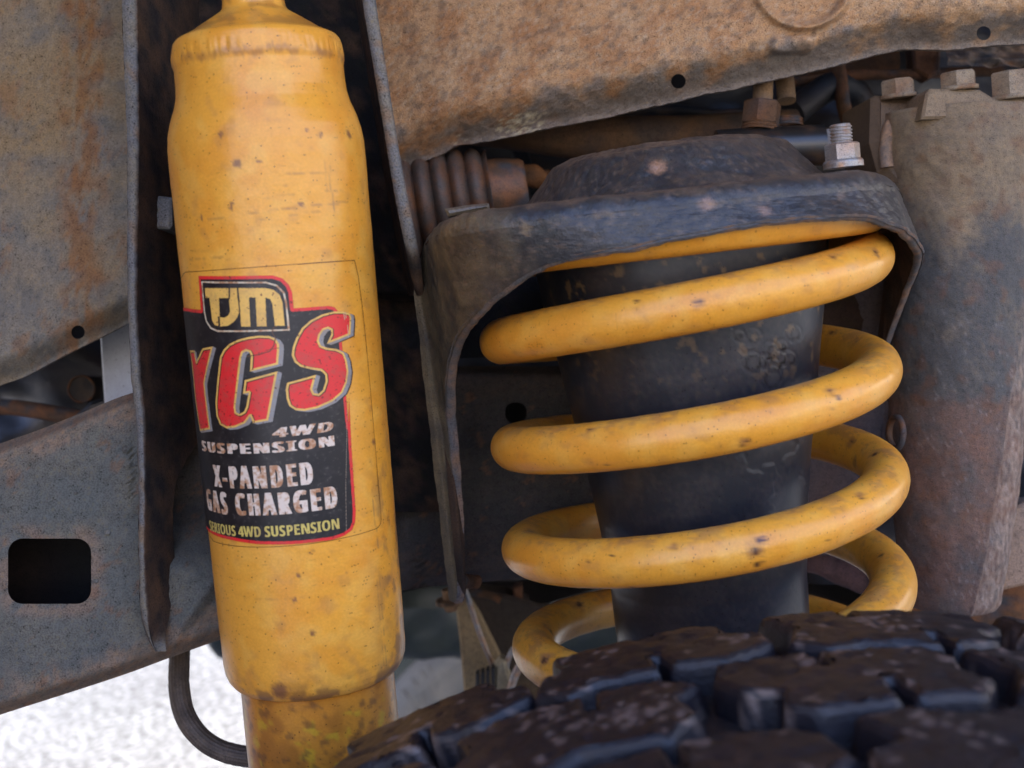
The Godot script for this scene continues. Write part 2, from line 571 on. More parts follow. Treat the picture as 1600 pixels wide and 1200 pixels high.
func sleeve_paint(p: Vector3, _n: Vector3, _uv: Vector2) -> Color:
	var o := col(0.018, 0.021, 0.029)
	o = o.lerp(col(0.075, 0.066, 0.06), clampf(0.10 + 0.35 * fb(p, 40) + 0.3 * fb(p, 300), 0, 0.5))
	o = o.lerp(col(0.20, 0.13, 0.06), 0.6 * sm(0.28, 0.5, fb(p + Vector3(2, 2, 8), 110)) * sm(0.0, 0.06, p.y + 0.02))
	for m in sleeve_marks:
		var r: float = p.distance_to(m[0]) + 0.0003 * fb(p, 300)
		if r < m[1] * 1.6:
			o = o.lerp(col(0.07, 0.065, 0.06), 0.35 * sm(m[1], m[1] * 0.5, r))
			o = o.lerp(col(0.006, 0.006, 0.007), 0.9 * sm(0.00055, 0.00015, absf(r - m[1] * 1.05)) * sm(-0.35, 0.0, fb(p, 140)))
	var t := cell2.get_noise_3dv(p + Vector3(5, 0, 0))
	return o.lerp(col(0.5, 0.47, 0.42), sm(-0.955, -0.975, t) * sm(0.1, 0.2, fb(p, 40)))

func box_paint(p: Vector3, n: Vector3, _uv: Vector2) -> Color:
	var py := pix(p)
	var o := col(0.085, 0.082, 0.074)
	var top := sm(0.045, 0.10, p.y + 0.03 * fb(p, 25))
	o = o.lerp(col(0.29, 0.205, 0.115), clampf(top * 0.9 + 0.45 * fb(p, 30) - 0.08 + 0.25 * fb(p, 260), 0, 1))
	var low := sm(0.0, -0.012, p.y + 0.004 * fb(p, 60))
	o = o.lerp(col(0.185, 0.098, 0.062), clampf(low * 0.75 + 0.6 * fb(p + Vector3(2, 0, 0), 40) + 0.25 * fb(p, 200) - 0.1, 0, 0.9))
	o = o.lerp(RUST * 0.7, 0.35 * sm(0.25, 0.5, fb(p + Vector3(9, 1, 1), 60)))
	# pale dried splashes right of the casting seam
	var seam: float = sm(-0.004, 0.004, p.x - seam_x(p.y)) 
	o = o.lerp(col(0.36, 0.26, 0.19), seam * clampf(0.3 + 0.8 * fb(Vector3(p.x * 2.2, p.y * 1.0, p.z), 130), 0, 0.8))
	o = o.lerp(col(0.5, 0.44, 0.4), 0.18 * sm(0.38, 0.6, fb(Vector3(p.x * 1.6 + p.y * 0.9, p.y * 0.5, 0), 300) + 0.16 * seam - 0.08 + 0.25 * fb(p, 35)) * sm(0.04, 0.0, p.y - 0.02))
	return o

func seam_x(y: float) -> float:
	return crv(seam_table, y)

func mud_paint(p: Vector3, _n: Vector3, _uv: Vector2) -> Color:
	return metal_dirt(p, 0.7, 0.2)

func tan_paint(p: Vector3, _n: Vector3, _uv: Vector2) -> Color:
	return col(0.42, 0.31, 0.16).lerp(col(0.22, 0.14, 0.07), clampf(0.3 + fb(p, 40) * 1.1, 0, 1))

func zinc_paint(p: Vector3, _n: Vector3, _uv: Vector2) -> Color:
	return col(0.34, 0.33, 0.31).lerp(MUD, clampf(0.25 + 1.1 * fb(p, 160), 0, 1))

func bolt_paint(p: Vector3, _n: Vector3, _uv: Vector2) -> Color:
	return col(0.30, 0.235, 0.155).lerp(MUD * 0.55, clampf(0.35 + 1.4 * fb(p, 150), 0, 1))

func rubber_paint(p: Vector3, n: Vector3, _uv: Vector2) -> Color:
	var top := sm(0.6, 0.95, n.dot(UP))
	var o := col(0.013, 0.0145, 0.020)
	o = o.lerp(col(0.026, 0.022, 0.026), clampf(top * (0.40 + 0.9 * fb(p, 45) + 0.4 * fb(p, 160)) + 0.2 * fb(p, 200), 0, 0.85))
	o = o.lerp(col(0.36, 0.30, 0.26), 0.6 * sm(0.50, 0.60, fb(p + Vector3(3, 0, 0), 420) + 0.75 * fb(p, 32) + 0.06 * top))
	return o

func hose_paint(p: Vector3, _n: Vector3, uv: Vector2) -> Color:
	return col(0.095, 0.07, 0.05).lerp(col(0.17, 0.125, 0.09), clampf(0.4 + 0.8 * fb(p, 90) + 0.3 * sin(uv.y * 18.0), 0, 1))

func bellows_paint(p: Vector3, _n: Vector3, _uv: Vector2) -> Color:
	return col(0.085, 0.06, 0.045).lerp(RUST * 0.75, clampf(0.3 + 0.8 * fb(p, 60) + 0.4 * fb(p, 220), 0, 0.85))

func far_tyre_paint(p: Vector3, _n: Vector3, _uv: Vector2) -> Color:
	return col(0.16, 0.165, 0.165).lerp(col(0.25, 0.24, 0.22), clampf(0.4 + fb(p, 20), 0, 1))

# ---------------------------------------------------------------- shared measurements
var fender_low := table([540, 300, 600, 276, 640, 260, 690, 241, 716, 227, 742, 224, 800, 213, 860, 200, 940, 185, 1000, 171, 1060, 158, 1100, 147, 1140, 141, 1180, 131, 1240, 118, 1300, 104, 1380, 83, 1420, 77, 1480, 78, 1540, 72, 1600, 69, 1750, 64, 2100, 60])
var fender_left_low := table([-900, 900, -300, 720, -100, 643, 0, 602, 40, 588, 100, 556, 150, 531, 205, 503, 240, 484, 320, 440, 420, 400])
var rail_high := table([-900, 1020, -300, 800, 0, 693, 60, 672, 120, 648, 210, 613, 330, 592, 450, 584, 700, 573, 950, 571, 1200, 560])
var rail_low := table([-900, 1420, -300, 1218, 0, 1117, 100, 1085, 200, 1052, 270, 1026, 340, 1001, 480, 955, 640, 921, 740, 911, 900, 897, 1000, 890, 1200, 884])
var rail_depth := table([-900, 0.40, 0, 0.388, 150, 0.390, 250, 0.394, 330, 0.402, 450, 0.432, 600, 0.468, 700, 0.486, 900, 0.50, 1200, 0.515])
const RAIL_HOLE := [77.5, 892.5, 42.0, 28.0, 23.0]
var seam_table := table([-0.13, 0.2145, -0.10, 0.2195, -0.056, 0.2245, -0.036, 0.2265, -0.005, 0.230, 0.02, 0.2345, 0.068, 0.243, 0.10, 0.248])
var tower_spots := []
var spring_spots := []
var shock_spots := []
var shock_marks := []
var shock_lines := []
var sleeve_marks := []
var shock_rim := 0.0
var shock_end := 0.0
var shock_a := Vector3.ZERO
var shock_axis := Vector3.DOWN
var tube_r := 0.036

func _ready() -> void:
	seed(7)
	WZ = (Vector3.BACK - UP * UP.dot(Vector3.BACK)).normalized()
	WX = UP.cross(WZ).normalized()
	world_basis = Basis(WX, UP, WZ).transposed()
	# ---- camera
	var cam := Camera3D.new()
	cam.name = "camera"
	add_child(cam)
	cam.transform = Transform3D(world_basis, Vector3(0, EYE, 0))
	var lens := CameraAttributesPhysical.new()
	lens.frustum_focal_length = 36.0
	lens.frustum_focus_distance = 0.47
	lens.exposure_aperture = 9.0
	cam.attributes = lens
	cam.fov = rad_to_deg(2.0 * atan(600.0 / F))
	cam.near = 0.02
	cam.far = 2000.0
	# ---- sky, sun, exposure
	var sky_mat := ProceduralSkyMaterial.new()
	sky_mat.sky_top_color = Color(0.45, 0.56, 0.78)
	sky_mat.sky_horizon_color = Color(0.97, 0.90, 0.80)
	sky_mat.sky_curve = 0.14
	sky_mat.ground_horizon_color = Color(0.72, 0.70, 0.66)
	sky_mat.ground_bottom_color = Color(0.5, 0.47, 0.43)
	sky_mat.sun_angle_max = 0.0
	var sky := Sky.new()
	sky.sky_material = sky_mat
	var env := Environment.new()
	env.background_mode = Environment.BG_SKY
	env.sky = sky
	env.tonemap_mode = Environment.TONE_MAPPER_LINEAR
	env.tonemap_exposure = 6.0
	env.sdfgi_enabled = true
	env.ssao_enabled = true
	env.ssil_enabled = true
	var we := WorldEnvironment.new()
	we.name = "daylight"
	we.environment = env
	add_child(we)
	var sun := DirectionalLight3D.new()
	sun.name = "sun"
	sun.light_energy = 1.2
	sun.light_color = Color(1.0, 0.94, 0.84)
	sun.light_angular_distance = 0.5
	sun.shadow_enabled = true
	add_child(sun)
	sun.look_at_from_position(Vector3.ZERO, Vector3(-0.30, -1.05, 0.92), Vector3.UP)   # from behind the truck and high
	set_up()
	structure()
	suspension()
	small_things()

func set_up() -> void:
	for n in [[nA, 11], [nB, 12], [nC, 13], [nS, 14]]:
		n[0].seed = n[1]
		n[0].noise_type = FastNoiseLite.TYPE_SIMPLEX
		n[0].frequency = 1.0
		n[0].fractal_octaves = 3
	nB.fractal_octaves = 1
	for c in [[cell, 21, 150.0], [cell2, 22, 210.0]]:
		c[0].seed = c[1]
		c[0].noise_type = FastNoiseLite.TYPE_CELLULAR
		c[0].cellular_return_type = FastNoiseLite.RETURN_DISTANCE
		c[0].cellular_jitter = 1.0
		c[0].fractal_type = FastNoiseLite.FRACTAL_NONE
		c[0].frequency = c[2]
	var dirt := grain_image(0)
	var paint := grain_image(1)
	var sand := grain_image(2)
	var rough := grain_image(10)
	var soft := grain_image(11)
	mat("dirty_metal", 0.85, dirt, rough, 0.05, 0.05, 0.4)
	mat("crusted_metal", 0.9, dirt, rough, 0.042, 0.09, 0.35)
	mat("black_paint", 0.43, dirt, rough, 0.045, 0.04, 0.5)
	mat("yellow_paint", 0.32, paint, soft, 0.06, 0.012, 0.5)
	mat("rubber_sleeve", 0.34, paint, soft, 0.07, 0.004, 0.55)
	mat("tyre_rubber", 0.5, sand, rough, 0.05, 0.05, 0.5)
	mat("plain_rubber", 0.6, dirt, rough, 0.05, 0.03)
	mat("zinc", 0.45, dirt, rough, 0.03, 0.02, 0.6, 0.5)
	mat("casting", 0.75, dirt, rough, 0.035, 0.05, 0.5)
	mat("oily", 0.4, dirt, rough, 0.05, 0.03, 0.6)
	mat("gravel", 0.9, grain_image(3), rough, 0.26, 0.8, 0.3)
	for s in [[1028, 266, 0.0048, col(0.30, 0.17, 0.10), 0.324], [1003, 290, 0.0028, col(0.45, 0.36, 0.3), 0.30], [920, 318, 0.0016, col(0.4, 0.3, 0.25), 0.289], [1105, 318, 0.0032, col(0.22, 0.14, 0.1), 0.2875], [1195, 330, 0.0026, col(0.2, 0.13, 0.1), 0.29], [1320, 300, 0.0030, col(0.2, 0.14, 0.1), 0.30], [820, 360, 0.0030, col(0.18, 0.13, 0.08), 0.295]]:
		tower_spots.append([P(s[0], s[1], s[4]), s[2], s[3]])
	for s in [[1093, 472, 0.305, 5.5, 0], [1016, 458, 0.31, 2.2, 1], [996, 470, 0.31, 2.0, 1], [1300, 612, 0.315, 6.0, 0], [1312, 622, 0.315, 3.0, 1], [922, 670, 0.31, 4.5, 0], [1158, 698, 0.30, 3.5, 1], [1166, 690, 0.30, 5.5, 0], [1185, 882, 0.30, 4.2, 1],
			[1180, 862, 0.30, 8.0, 0], [1190, 845, 0.30, 6.0, 0], [1335, 720, 0.36, 7.0, 0], [1345, 775, 0.33, 5.5, 0], [1270, 870, 0.31, 6.0, 0], [985, 918, 0.30, 3.0, 1], [1300, 400, 0.34, 4.0, 0], [1370, 395, 0.36, 7.0, 0], [1300, 520, 0.43, 7, 0], [1340, 530, 0.43, 6, 0], [1330, 690, 0.43, 7, 0], [1365, 710, 0.42, 6, 0],
			[1376, 868, 0.42, 4, 1], [830, 830, 0.40, 9, 2], [860, 985, 0.38, 9, 2], [905, 945, 0.45, 8, 2], [850, 1030, 0.36, 8, 2], [1050, 855, 0.305, 4, 0], [918, 878, 0.31, 1.6, 1]]:
		var c: Color = [col(0.26, 0.115, 0.055), col(0.07, 0.035, 0.025), col(0.27, 0.13, 0.085)][s[4]]
		spring_spots.append([on_coil(Vector2(s[0], s[1])), mm(s[3] * 2.0, 0.31), c])

# ================================================================ ground, fender, rail, bracket
func structure() -> void:
	# ground
	var g := Geo.new()
	var lines := [-300.0, -60.0, -15.0]
	for i in 61: lines.append(-6.0 + 0.2 * i)
	lines.append_array([15.0, 60.0, 300.0])
	for z in lines:
		for x in lines:
			var near := absf(x) < 7 and absf(z) < 7
			var w := Vector3(x, -EYE + (0.006 * nA.get_noise_2d(x * 3.0, z * 3.0) if near else 0.0), z)
			g.put(world_basis.inverse() * w, Vector2(x, z))
	var n := lines.size()
	for j in n - 1:
		for i in n - 1:
			g.quad(j * n + i, j * n + i + 1, (j + 1) * n + i + 1, (j + 1) * n + i)
	var o := build("ground", g, mats.gravel, self, func(p, _n, _u): return col(0.25, 0.262, 0.285) * (0.95 + 0.2 * fb(p, 3.0) + 0.25 * fb(p, 40.0)), false, UP * 50.0)
	o.set_meta("kind", "structure")
	o.set_meta("label", "sunlit pale grey gravel under and beyond the truck")
	o.set_meta("category", "ground")
	# inner fender: upper right panel, upper left panel and the arch that carries on over the wheel
	var t := thing("inner_fender", "mud-stained brown inner fender panel above the tower and left of the shock", "fender", P(800, 100, 0.47))
	g = Geo.new()
	var place := func(x: float, y: float) -> Vector3:
		var d := 0.465 - 0.035 * sm(600, 1200, x) - 0.01 * sm(1200, 1700, x)
		var e := crv(fender_low, x) - y
		d += 0.016 * pow(sm(70.0, 0.0, e), 2.0)
		d -= 0.006 * sm(30, 75, e) * sm(200, 110, e)
		# round boss, its raised rim, and a pressed finger beside it
		var q := Vector2(x - 1255.0, y + 34.0).length()
		d -= 0.0055 * exp(-pow((q - 76.0) / 6.0, 2.0)) - 0.002 * sm(72.0, 64.0, q)
		var c := Vector2(maxf(absf(x - 1238.0) - 22.0, 0.0), y - 70.0 + (x - 1238.0) * 0.05).length()
		d -= 0.0045 * sm(17.0, 9.0, c)
		var fold := y - (88.0 - (x - 1180.0) * 0.27)
		d -= 0.0014 * sm(1150, 1220, x) * sm(1440, 1380, x) * exp(-pow(fold / 9.0, 2.0))
		d += 0.0016 * nA.get_noise_2d(x * 0.006, y * 0.006) + 0.00055 * nA.get_noise_2d(x * 0.045, y * 0.045) + 0.0004 * nB.get_noise_2d(x * 0.16, y * 0.16) * sm(1300, 900, x)
		return P(x, y, d)
	sheet(g, 572, 1900, 5.0, func(_x): return -150.0, func(x): return crv(fender_low, x) + 0.8 * nB.get_noise_1d(x * 0.05), 100, 1.15, place, [[1060, 127, 0, 0, 11.5], [1537, 52, 0, 0, 11.0]])
	edge_strip(g, 572, 1900, 5.0, fender_low, place, 0.0022)
	build("panel", g, mats.crusted_metal, t, fender_paint, false)
	g = Geo.new()
	place = func(x: float, y: float) -> Vector3:
		var e := crv(fender_left_low, x) - y
		var d := 0.455 + 0.010 * pow(sm(50.0, 0.0, e), 2.0) - 0.004 * sm(20, 50, e) * sm(150, 60, e)
		d += 0.003 * nA.get_noise_2d(x * 0.005, y * 0.005) + 0.0004 * nA.get_noise_2d(x * 0.05, y * 0.05) + 0.006 * sm(150, 215, x)
		return P(x, y, d)
	sheet(g, -700, 420, 5.0, func(_x): return -150.0, func(x): return crv(fender_left_low, x), 110, 1.1, place, [[122, 519, 0, 0, 10.6]])
	edge_strip(g, -700, 420, 5.0, fender_left_low, place, 0.0022)
	build("panel", g, mats.dirty_metal, t, fender_left_paint, false)
	g = Geo.new()
	var top_y := 750.0 / F * dd(0.455)
	grid(g, 40, 24, func(u: float, v: float) -> Vector3:
		var x := lerpf(-0.75, 0.95, u)
		var r := 0.22
		if v < 0.35:
			return Vector3(x, top_y - 0.012 + v / 0.35 * 0.13, -dd(0.458) - 0.004)
		var a := minf((v - 0.35) / 0.3, 1.0) * PI / 2
		return Vector3(x, top_y + 0.118 + r * sin(a), -dd(0.458) - 0.004 + r * (1 - cos(a)) + maxf(v - 0.65, 0) / 0.35 * 0.30))
	grid(g, 24, 16, func(u: float, v: float) -> Vector3:
		var a := minf(u * 2.0, 1.0) * PI / 2
		return Vector3(-0.30 - 0.12 * sin(a), top_y + 0.36 - 0.12 * (1.0 - cos(a)) - u * 0.95, lerpf(-0.56, 0.10, v)))
	build("arch", g, mats.dirty_metal, t, mud_paint, false)
	# the mass of the engine and the bonnet over it, behind everything
	t = thing("engine_block", "dark oily engine bulk deep in the gaps behind the spring tower", "engine", P(900, 400, 0.66))
	g = Geo.new()
	grid(g, 70, 60, func(u: float, v: float) -> Vector3:
		var p := P(lerpf(-900, 2300, u), lerpf(-300, 905, v), 0.66)
		return p + Vector3(0, 0, 0.03 * fb(p, 9.0) + 0.012 * fb(p, 30.0)))
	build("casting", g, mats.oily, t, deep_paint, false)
	g = Geo.new()
	grid(g, 40, 20, func(u: float, v: float) -> Vector3:
		var p := P(lerpf(-900, 2300, u), 905, 0.66)
		return p + Vector3(0, -0.01 + 0.02 * fb(p, 15.0), -v * 0.5))
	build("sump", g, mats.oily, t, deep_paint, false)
	g = Geo.new()
	grid(g, 10, 10, func(u: float, v: float) -> Vector3: return Vector3(lerpf(-1.6, 1.8, u), 0.50 - 0.06 * v, lerpf(-0.52, -1.95, v)))
	grid(g, 10, 6, func(u: float, v: float) -> Vector3: return Vector3(lerpf(-1.6, 1.8, u), lerpf(0.44, -0.22, v), -1.95))
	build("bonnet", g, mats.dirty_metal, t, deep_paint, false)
	# chassis rail
	t = thing("chassis_rail", "grey muddy chassis rail with a rounded rectangular hole, sloping across the lower left", "chassis rail", P(100, 900, 0.40))
	g = Geo.new()
	place = func(x: float, y: float) -> Vector3:
		var top := y - crv(rail_high, x)
		var low := crv(rail_low, x) - y
		var d := crv(rail_depth, x) + 0.012 * pow(sm(22.0, 0.0, top), 2.0) + 0.010 * pow(sm(26.0, 0.0, low), 2.0)
		d += 0.04 * sm(232.0, 262.0, x) * sm(900.0, 770.0, y) * sm(640.0, 560.0, x)
		d += 0.0012 * nA.get_noise_2d(x * 0.012, y * 0.012) + 0.0003 * nA.get_noise_2d(x * 0.07, y * 0.07)
		# old weld runs and blisters
		var w := Vector2(x - 205.0 - (y - 850.0) * 0.02, y - 735.0)
		d -= 0.0022 * exp(-pow(w.x / 6.0, 2.0)) * sm(60, 30, absf(w.y)) * (0.5 + nB.get_noise_2d(x * 0.1, y * 0.1))
		d -= 0.0025 * exp(-Vector2(x - 208, y - 1012).length_squared() / 160.0)
		d -= 0.003 * exp(-pow((y - (1000 - (x - 265) * 1.3)) / 18.0, 2.0)) * sm(262, 285, x) * sm(350, 330, x)
		d -= 0.0035 * exp(-pow((x - 655) / 14.0, 2.0)) * sm(860, 880, y) * (0.6 + nB.get_noise_2d(x * 0.12, y * 0.12))
		d -= 0.002 * exp(-pow((x - 745 + (y - 640) * 0.15) / 9.0, 2.0)) * sm(600, 650, y) * sm(730, 680, y) * (0.5 + nB.get_noise_2d(x * 0.1, y * 0.1))
		return P(x, y, d)
	sheet(g, -700, 1180, 4.5, func(x): return crv(rail_high, x), func(x): return crv(rail_low, x), 110, 1.0, place, [RAIL_HOLE, [806, 645, 3, 2, 14]])
	edge_strip(g, -700, 1180, 5.0, rail_low, place, 0.03)
	edge_strip(g, -700, 1180, 5.0, rail_high, place, 0.03)
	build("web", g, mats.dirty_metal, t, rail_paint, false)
	g = Geo.new()
	grid(g, 60, 6, func(u: float, v: float) -> Vector3:
		var x := lerpf(-700, 1180, u)
		return P(x, lerpf(crv(rail_high, x) + 4, crv(rail_low, x) - 4, v), crv(rail_depth, x) + 0.055))
	build("back_web", g, mats.dirty_metal, t, deep_paint, false)
	# blisters and splashed pebbles stuck to the rail
	for s in [[168, 832, 5], [170, 568, 0], [236, 820, 3], [150, 908, 4], [118, 770, 3], [196, 702, 6], [200, 758, 4], [186, 690, 3]]:
		if s[2] == 0: continue
		g = Geo.new()
		var c := P(s[0], s[1], crv(rail_depth, s[0]))
		var rr := mm(s[2], 0.39)
		grid(g, 12, 6, func(u: float, v: float) -> Vector3:
			var a := u * TAU
			var b := v * PI / 2
			return c + Vector3(cos(a) * cos(b) * rr, sin(a) * cos(b) * rr, sin(b) * rr * 0.6))
		build("blister", g, mats.dirty_metal, t, func(p, _n, _u): return col(0.135, 0.128, 0.108) * (1.0 + 0.5 * fb(p, 200)), false)
	# channel that carries the shock: two flanges and a back plate
	t = thing("shock_bracket", "tall steel channel bracket whose two edges stand either side of the yellow shock", "bracket", P(240, 1015, 0.385))
	g = Geo.new()
	var fx := table([-400, 176, 0, 190, 120, 195, 240, 199, 330, 199, 480, 200, 600, 206, 640, 211, 720, 216, 900, 217, 960, 221, 1000, 232, 1018, 243])
	var fw := table([-400, 26, 0, 24, 240, 19, 480, 15, 600, 16, 720, 13, 900, 12, 960, 13, 1018, 2])
	var fd := table([-400, 0.352, 0, 0.356, 500, 0.362, 800, 0.368, 960, 0.376, 1018, 0.386])
	var bd := table([-400, 0.47, 640, 0.47, 760, 0.40, 900, 0.40, 1018, 0.388])
	var edge_of := func(v: float) -> Array:
		var y := lerpf(-300, 1018, v)
		return [y, crv(fx, y) + 1.0 * nB.get_noise_1d(y * 0.06), crv(fw, y), crv(fd, y), crv(bd, y)]
	grid(g, 5, 150, func(u: float, v: float) -> Vector3:
		var e: Array = edge_of.call(v)
		var ww: float = e[2]
		var k := u * 2.0 - 1.0
		return P(e[1] + ww * u, e[0], e[3] + 0.0015 * pow(absf(k), 4.0)))
	grid(g, 14, 150, func(u: float, v: float) -> Vector3:
		var e: Array = edge_of.call(v)
		var p := P(e[1] + e[2], e[0], e[3] + 0.0015)
		var zb := dd(e[4])
		var q := Vector3(p.x + 0.004, p.y * 1.0, -zb)
		return p.lerp(q, u))
	grid(g, 6, 80, func(u: float, v: float) -> Vector3:
		var e: Array = edge_of.call(v)
		var p := P(e[1], e[0], e[3] + 0.0015)
		return p.lerp(Vector3(p.x, p.y, -dd(e[4])), u))
	build("left_flange", g, mats.dirty_metal, t, flange_paint, false)
	g = Geo.new()
	fx = table([-300, 518, 0, 566, 150, 591, 300, 616, 405, 637, 445, 646, 480, 655, 560, 670, 700, 690])
	fw = table([-300, 21, 0, 21, 200, 19, 400, 20, 445, 15, 480, 10, 860, 2])
	fd = table([-300, 0.345, 0, 0.352, 380, 0.36, 445, 0.380, 480, 0.395, 860, 0.40])
	edge_of = func(v: float) -> Array:
		var y := lerpf(-300, 462, v)
		return [y, crv(fx, y) + 0.35 * nB.get_noise_1d(y * 0.07 + 40), crv(fw, y), crv(fd, y), 0.452]
	grid(g, 5, 140, func(u: float, v: float) -> Vector3:
		var e: Array = edge_of.call(v)
		var k := u * 2.0 - 1.0
		return P(e[1] + e[2] * u, e[0], e[3] + 0.0015 * pow(absf(k), 4.0)))
	for s in 2:
		grid(g, 10, 140, func(u: float, v: float) -> Vector3:
			var e: Array = edge_of.call(v)
			var p := P(e[1] + (e[2] if s else 0.0), e[0], e[3] + 0.0015)
			var q := P(e[1] - 12.0 + (e[2] if s else 0.0), e[0], e[4])
			return p.lerp(q, u))
	build("right_flange", g, mats.dirty_metal, t, flange_paint, false)
	g = Geo.new()
	grid(g, 50, 120, func(u: float, v: float) -> Vector3:
		var y := lerpf(-300, 800, v)
		var p := P(lerpf(216, crv(fx, y) + 9.0 if y < 470 else 690.0, u), y, lerpf(0.445, 0.449, u) if y < 470 else lerpf(0.452, 0.47, u))
		return p + Vector3(0, 0, 0.002 * fb(p, 60)))
	build("back_plate", g, mats.dirty_metal, t, dark_paint, false)
	g = Geo.new()
	prism(g, [P(232, 304, 0.385), P(268, 308, 0.385), P(268, 352, 0.385), P(264, 358, 0.385), P(232, 356, 0.385)], Vector3(0, 0, -0.02), 0.001)
	build("lug", g, mats.dirty_metal, t, func(p, _n, _u): return metal_dirt(p, 0.1, 0.0))

# the turned-back edge of a sheet
func edge_strip(g: Geo, x0: float, x1: float, step: float, t: PackedVector2Array, place: Callable, deep: float) -> void:
	var k := g.v.size()
	var n := int((x1 - x0) / step)
	for i in n + 1:
		var x := lerpf(x0, x1, float(i) / n)
		var y := crv(t, x)
		var p: Vector3 = place.call(x, y)
		g.put(p, Vector2(x, y))
		g.put(p + Vector3(0, 0, -deep), Vector2(x, y))
	for i in n: g.quad(k + 2 * i, k + 2 * i + 2, k + 2 * i + 3, k + 2 * i + 1)

# ================================================================ shock, spring, sleeve, tower, tyre
func suspension() -> void:
	shock()
	spring()
	tower()
	tyre()

func shock() -> void:
	var A := P(401.5, 60, 0.327)
	var B := P(502, 1112, 0.361)
	shock_a = A
	shock_axis = (B - A).normalized()
	var t := thing("shock_absorber", "yellow shock absorber with a black and red sticker, upright left of the spring", "shock absorber", B)
	var L := A.distance_to(B)
	var per := L / (1112.0 - 60.0)
	var at := func(y: float, w: float) -> Vector2: return Vector2((y - 60) * per, w * 0.5 / F * lerpf(dd(0.327), dd(0.361), (y - 60) / 1052.0) * 0.985)
	tube_r = at.call(600.0, 297.0).y
	shock_rim = at.call(99.0, 1.0).x
	shock_end = at.call(1042.0, 1.0).x
	var prof := [at.call(57, 200), at.call(58, 226), at.call(60, 240), at.call(63, 252), at.call(68, 260), at.call(76, 265), at.call(86, 267), at.call(97, 268), at.call(102, 266), at.call(105, 264), at.call(128, 263.5), at.call(144, 266), at.call(160, 274), at.call(180, 290), at.call(200, 301), at.call(220, 305.5), at.call(244, 306), at.call(480, 300), at.call(700, 295), at.call(960, 287), at.call(1008, 285), at.call(1022, 282), at.call(1032, 275), at.call(1038, 267), at.call(1041, 262), at.call(1042, 244), at.call(1042, 200)]
	var g := Geo.new()
	lathe(g, A, shock_axis, fine(prof, 0.0008), 300, func(p, y, th):
		var b: float = 0.00012 * fb(p, 60)
		# rolled crimp: the edge wanders and is notched
		b += 0.0005 * sm(0.004, 0.0, absf(y - shock_rim + 0.003)) * fb(Vector3(th * 14, 0, 0), 1.0)
		return b)
	for s in [[345, 210, 2.6], [405, 252, 2.0], [480, 205, 2.2], [363, 318, 1.8], [500, 210, 2.6], [362, 326, 2.2], [470, 320, 2.6], [356, 85, 6], [420, 74, 5], [545, 210, 4.5], [290, 85, 5], [371, 255, 5], [353, 120, 1.8], [344, 120, 1.6], [315, 340, 2.5], [436, 1083, 11], [465, 900, 2.5], [460, 938, 2.6], [488, 990, 2.6], [584, 690, 3.4], [487, 862, 2.2], [525, 72, 5], [400, 80, 3.5], [415, 130, 1.6], [505, 158, 1.6], [497, 132, 3]]:
		shock_spots.append([P(s[0], s[1], 0.305) if absf(s[0] - 430 - (s[1] - 400) * 0.09) < 100 else P(s[0], s[1], 0.325), mm(s[2] * 2.0, 0.305)])
	for i in shock_spots.size():          # drop each mark on to the tube
		var h := on_tube(pix(shock_spots[i][0]), tube_r)
		shock_spots[i][0] = tube_point(h.x, h.y, tube_r)
	for s in [[0.5, 318.0, 0.5, 0.5, -0.002], [0.2, 322.0, 0.7, 0.45, -0.002], [0.6, 272.0, 0.3, 0.5, -0.001], [0.35, 330.0, 0.3, 0.4, -0.003], [-0.6, 370.0, 0.2, 0.6, 0.0], [-0.6, 382.0, 0.25, 0.5, 0.0], [0.6, 300.0, 0.5, 0.35, -0.002], [-0.1, 880.0, 0.6, 0.3, 0.001]]:
		shock_marks.append([s[0], (s[1] - 60.0) * per, s[2], s[3], s[4]])
	for s in [[514, 256, 372, 0.8], [505, 230, 300, 0.3], [582, 760, 1035, 0.6], [590, 900, 1040, 0.4], [330, 560, 640, 0.3]]:
		var h0 := on_tube(Vector2(s[0], s[1]), tube_r)
		var h1 := on_tube(Vector2(s[0] + (s[2] - s[1]) * 0.09, s[2]), tube_r)
		shock_lines.append([h0.x, h0.y, h1.y, s[3]])
	build("body_tube", g, mats.yellow_paint, t, shock_paint)
	g = Geo.new()
	prof = [at.call(-120, 96), at.call(8, 97), at.call(17, 100), at.call(22, 108), at.call(27, 124), at.call(40, 168), at.call(52, 206), at.call(57, 226), at.call(59, 232)]
	lathe(g, A, shock_axis, fine(prof, 0.001), 120)
	build("top_stem", g, mats.yellow_paint, t, func(p, _n, u): return yellow(p, 0.4).lerp(col(0.34, 0.15, 0.04), 0.55 * sm(0.0, 0.3, fb(p, 80) + 0.15)))
	g = Geo.new()
	prof = [at.call(1039, 240), at.call(1130, 240), at.call(1260, 236)]
	lathe(g, A, shock_axis, fine(prof, 0.001), 160)
	build("lower_tube", g, mats.yellow_paint, t, lower_paint)
	sticker(t)

# where a sight line meets the tube: (angle, distance along the axis)
func on_tube(q: Vector2, r: float) -> Vector2:
	var dir := Vector3((q.x - 800) / F, -(q.y - 600) / F, -1.0)
	var e1 := side_of(shock_axis)
	if e1.x < 0: e1 = -e1
	var e2 := shock_axis.cross(e1).normalized()
	if e2.z < 0: e2 = -e2
	var dp := dir - shock_axis * dir.dot(shock_axis)
	var ap := shock_a - shock_axis * shock_a.dot(shock_axis)
	var a := dp.dot(dp)
	var b := dp.dot(ap)
	var disc := b * b - a * (ap.dot(ap) - r * r)
	var s := (b - sqrt(maxf(disc, 0.0))) / a
	var h := dir * s - shock_a
	return Vector2(atan2(h.dot(e1), h.dot(e2)), h.dot(shock_axis))

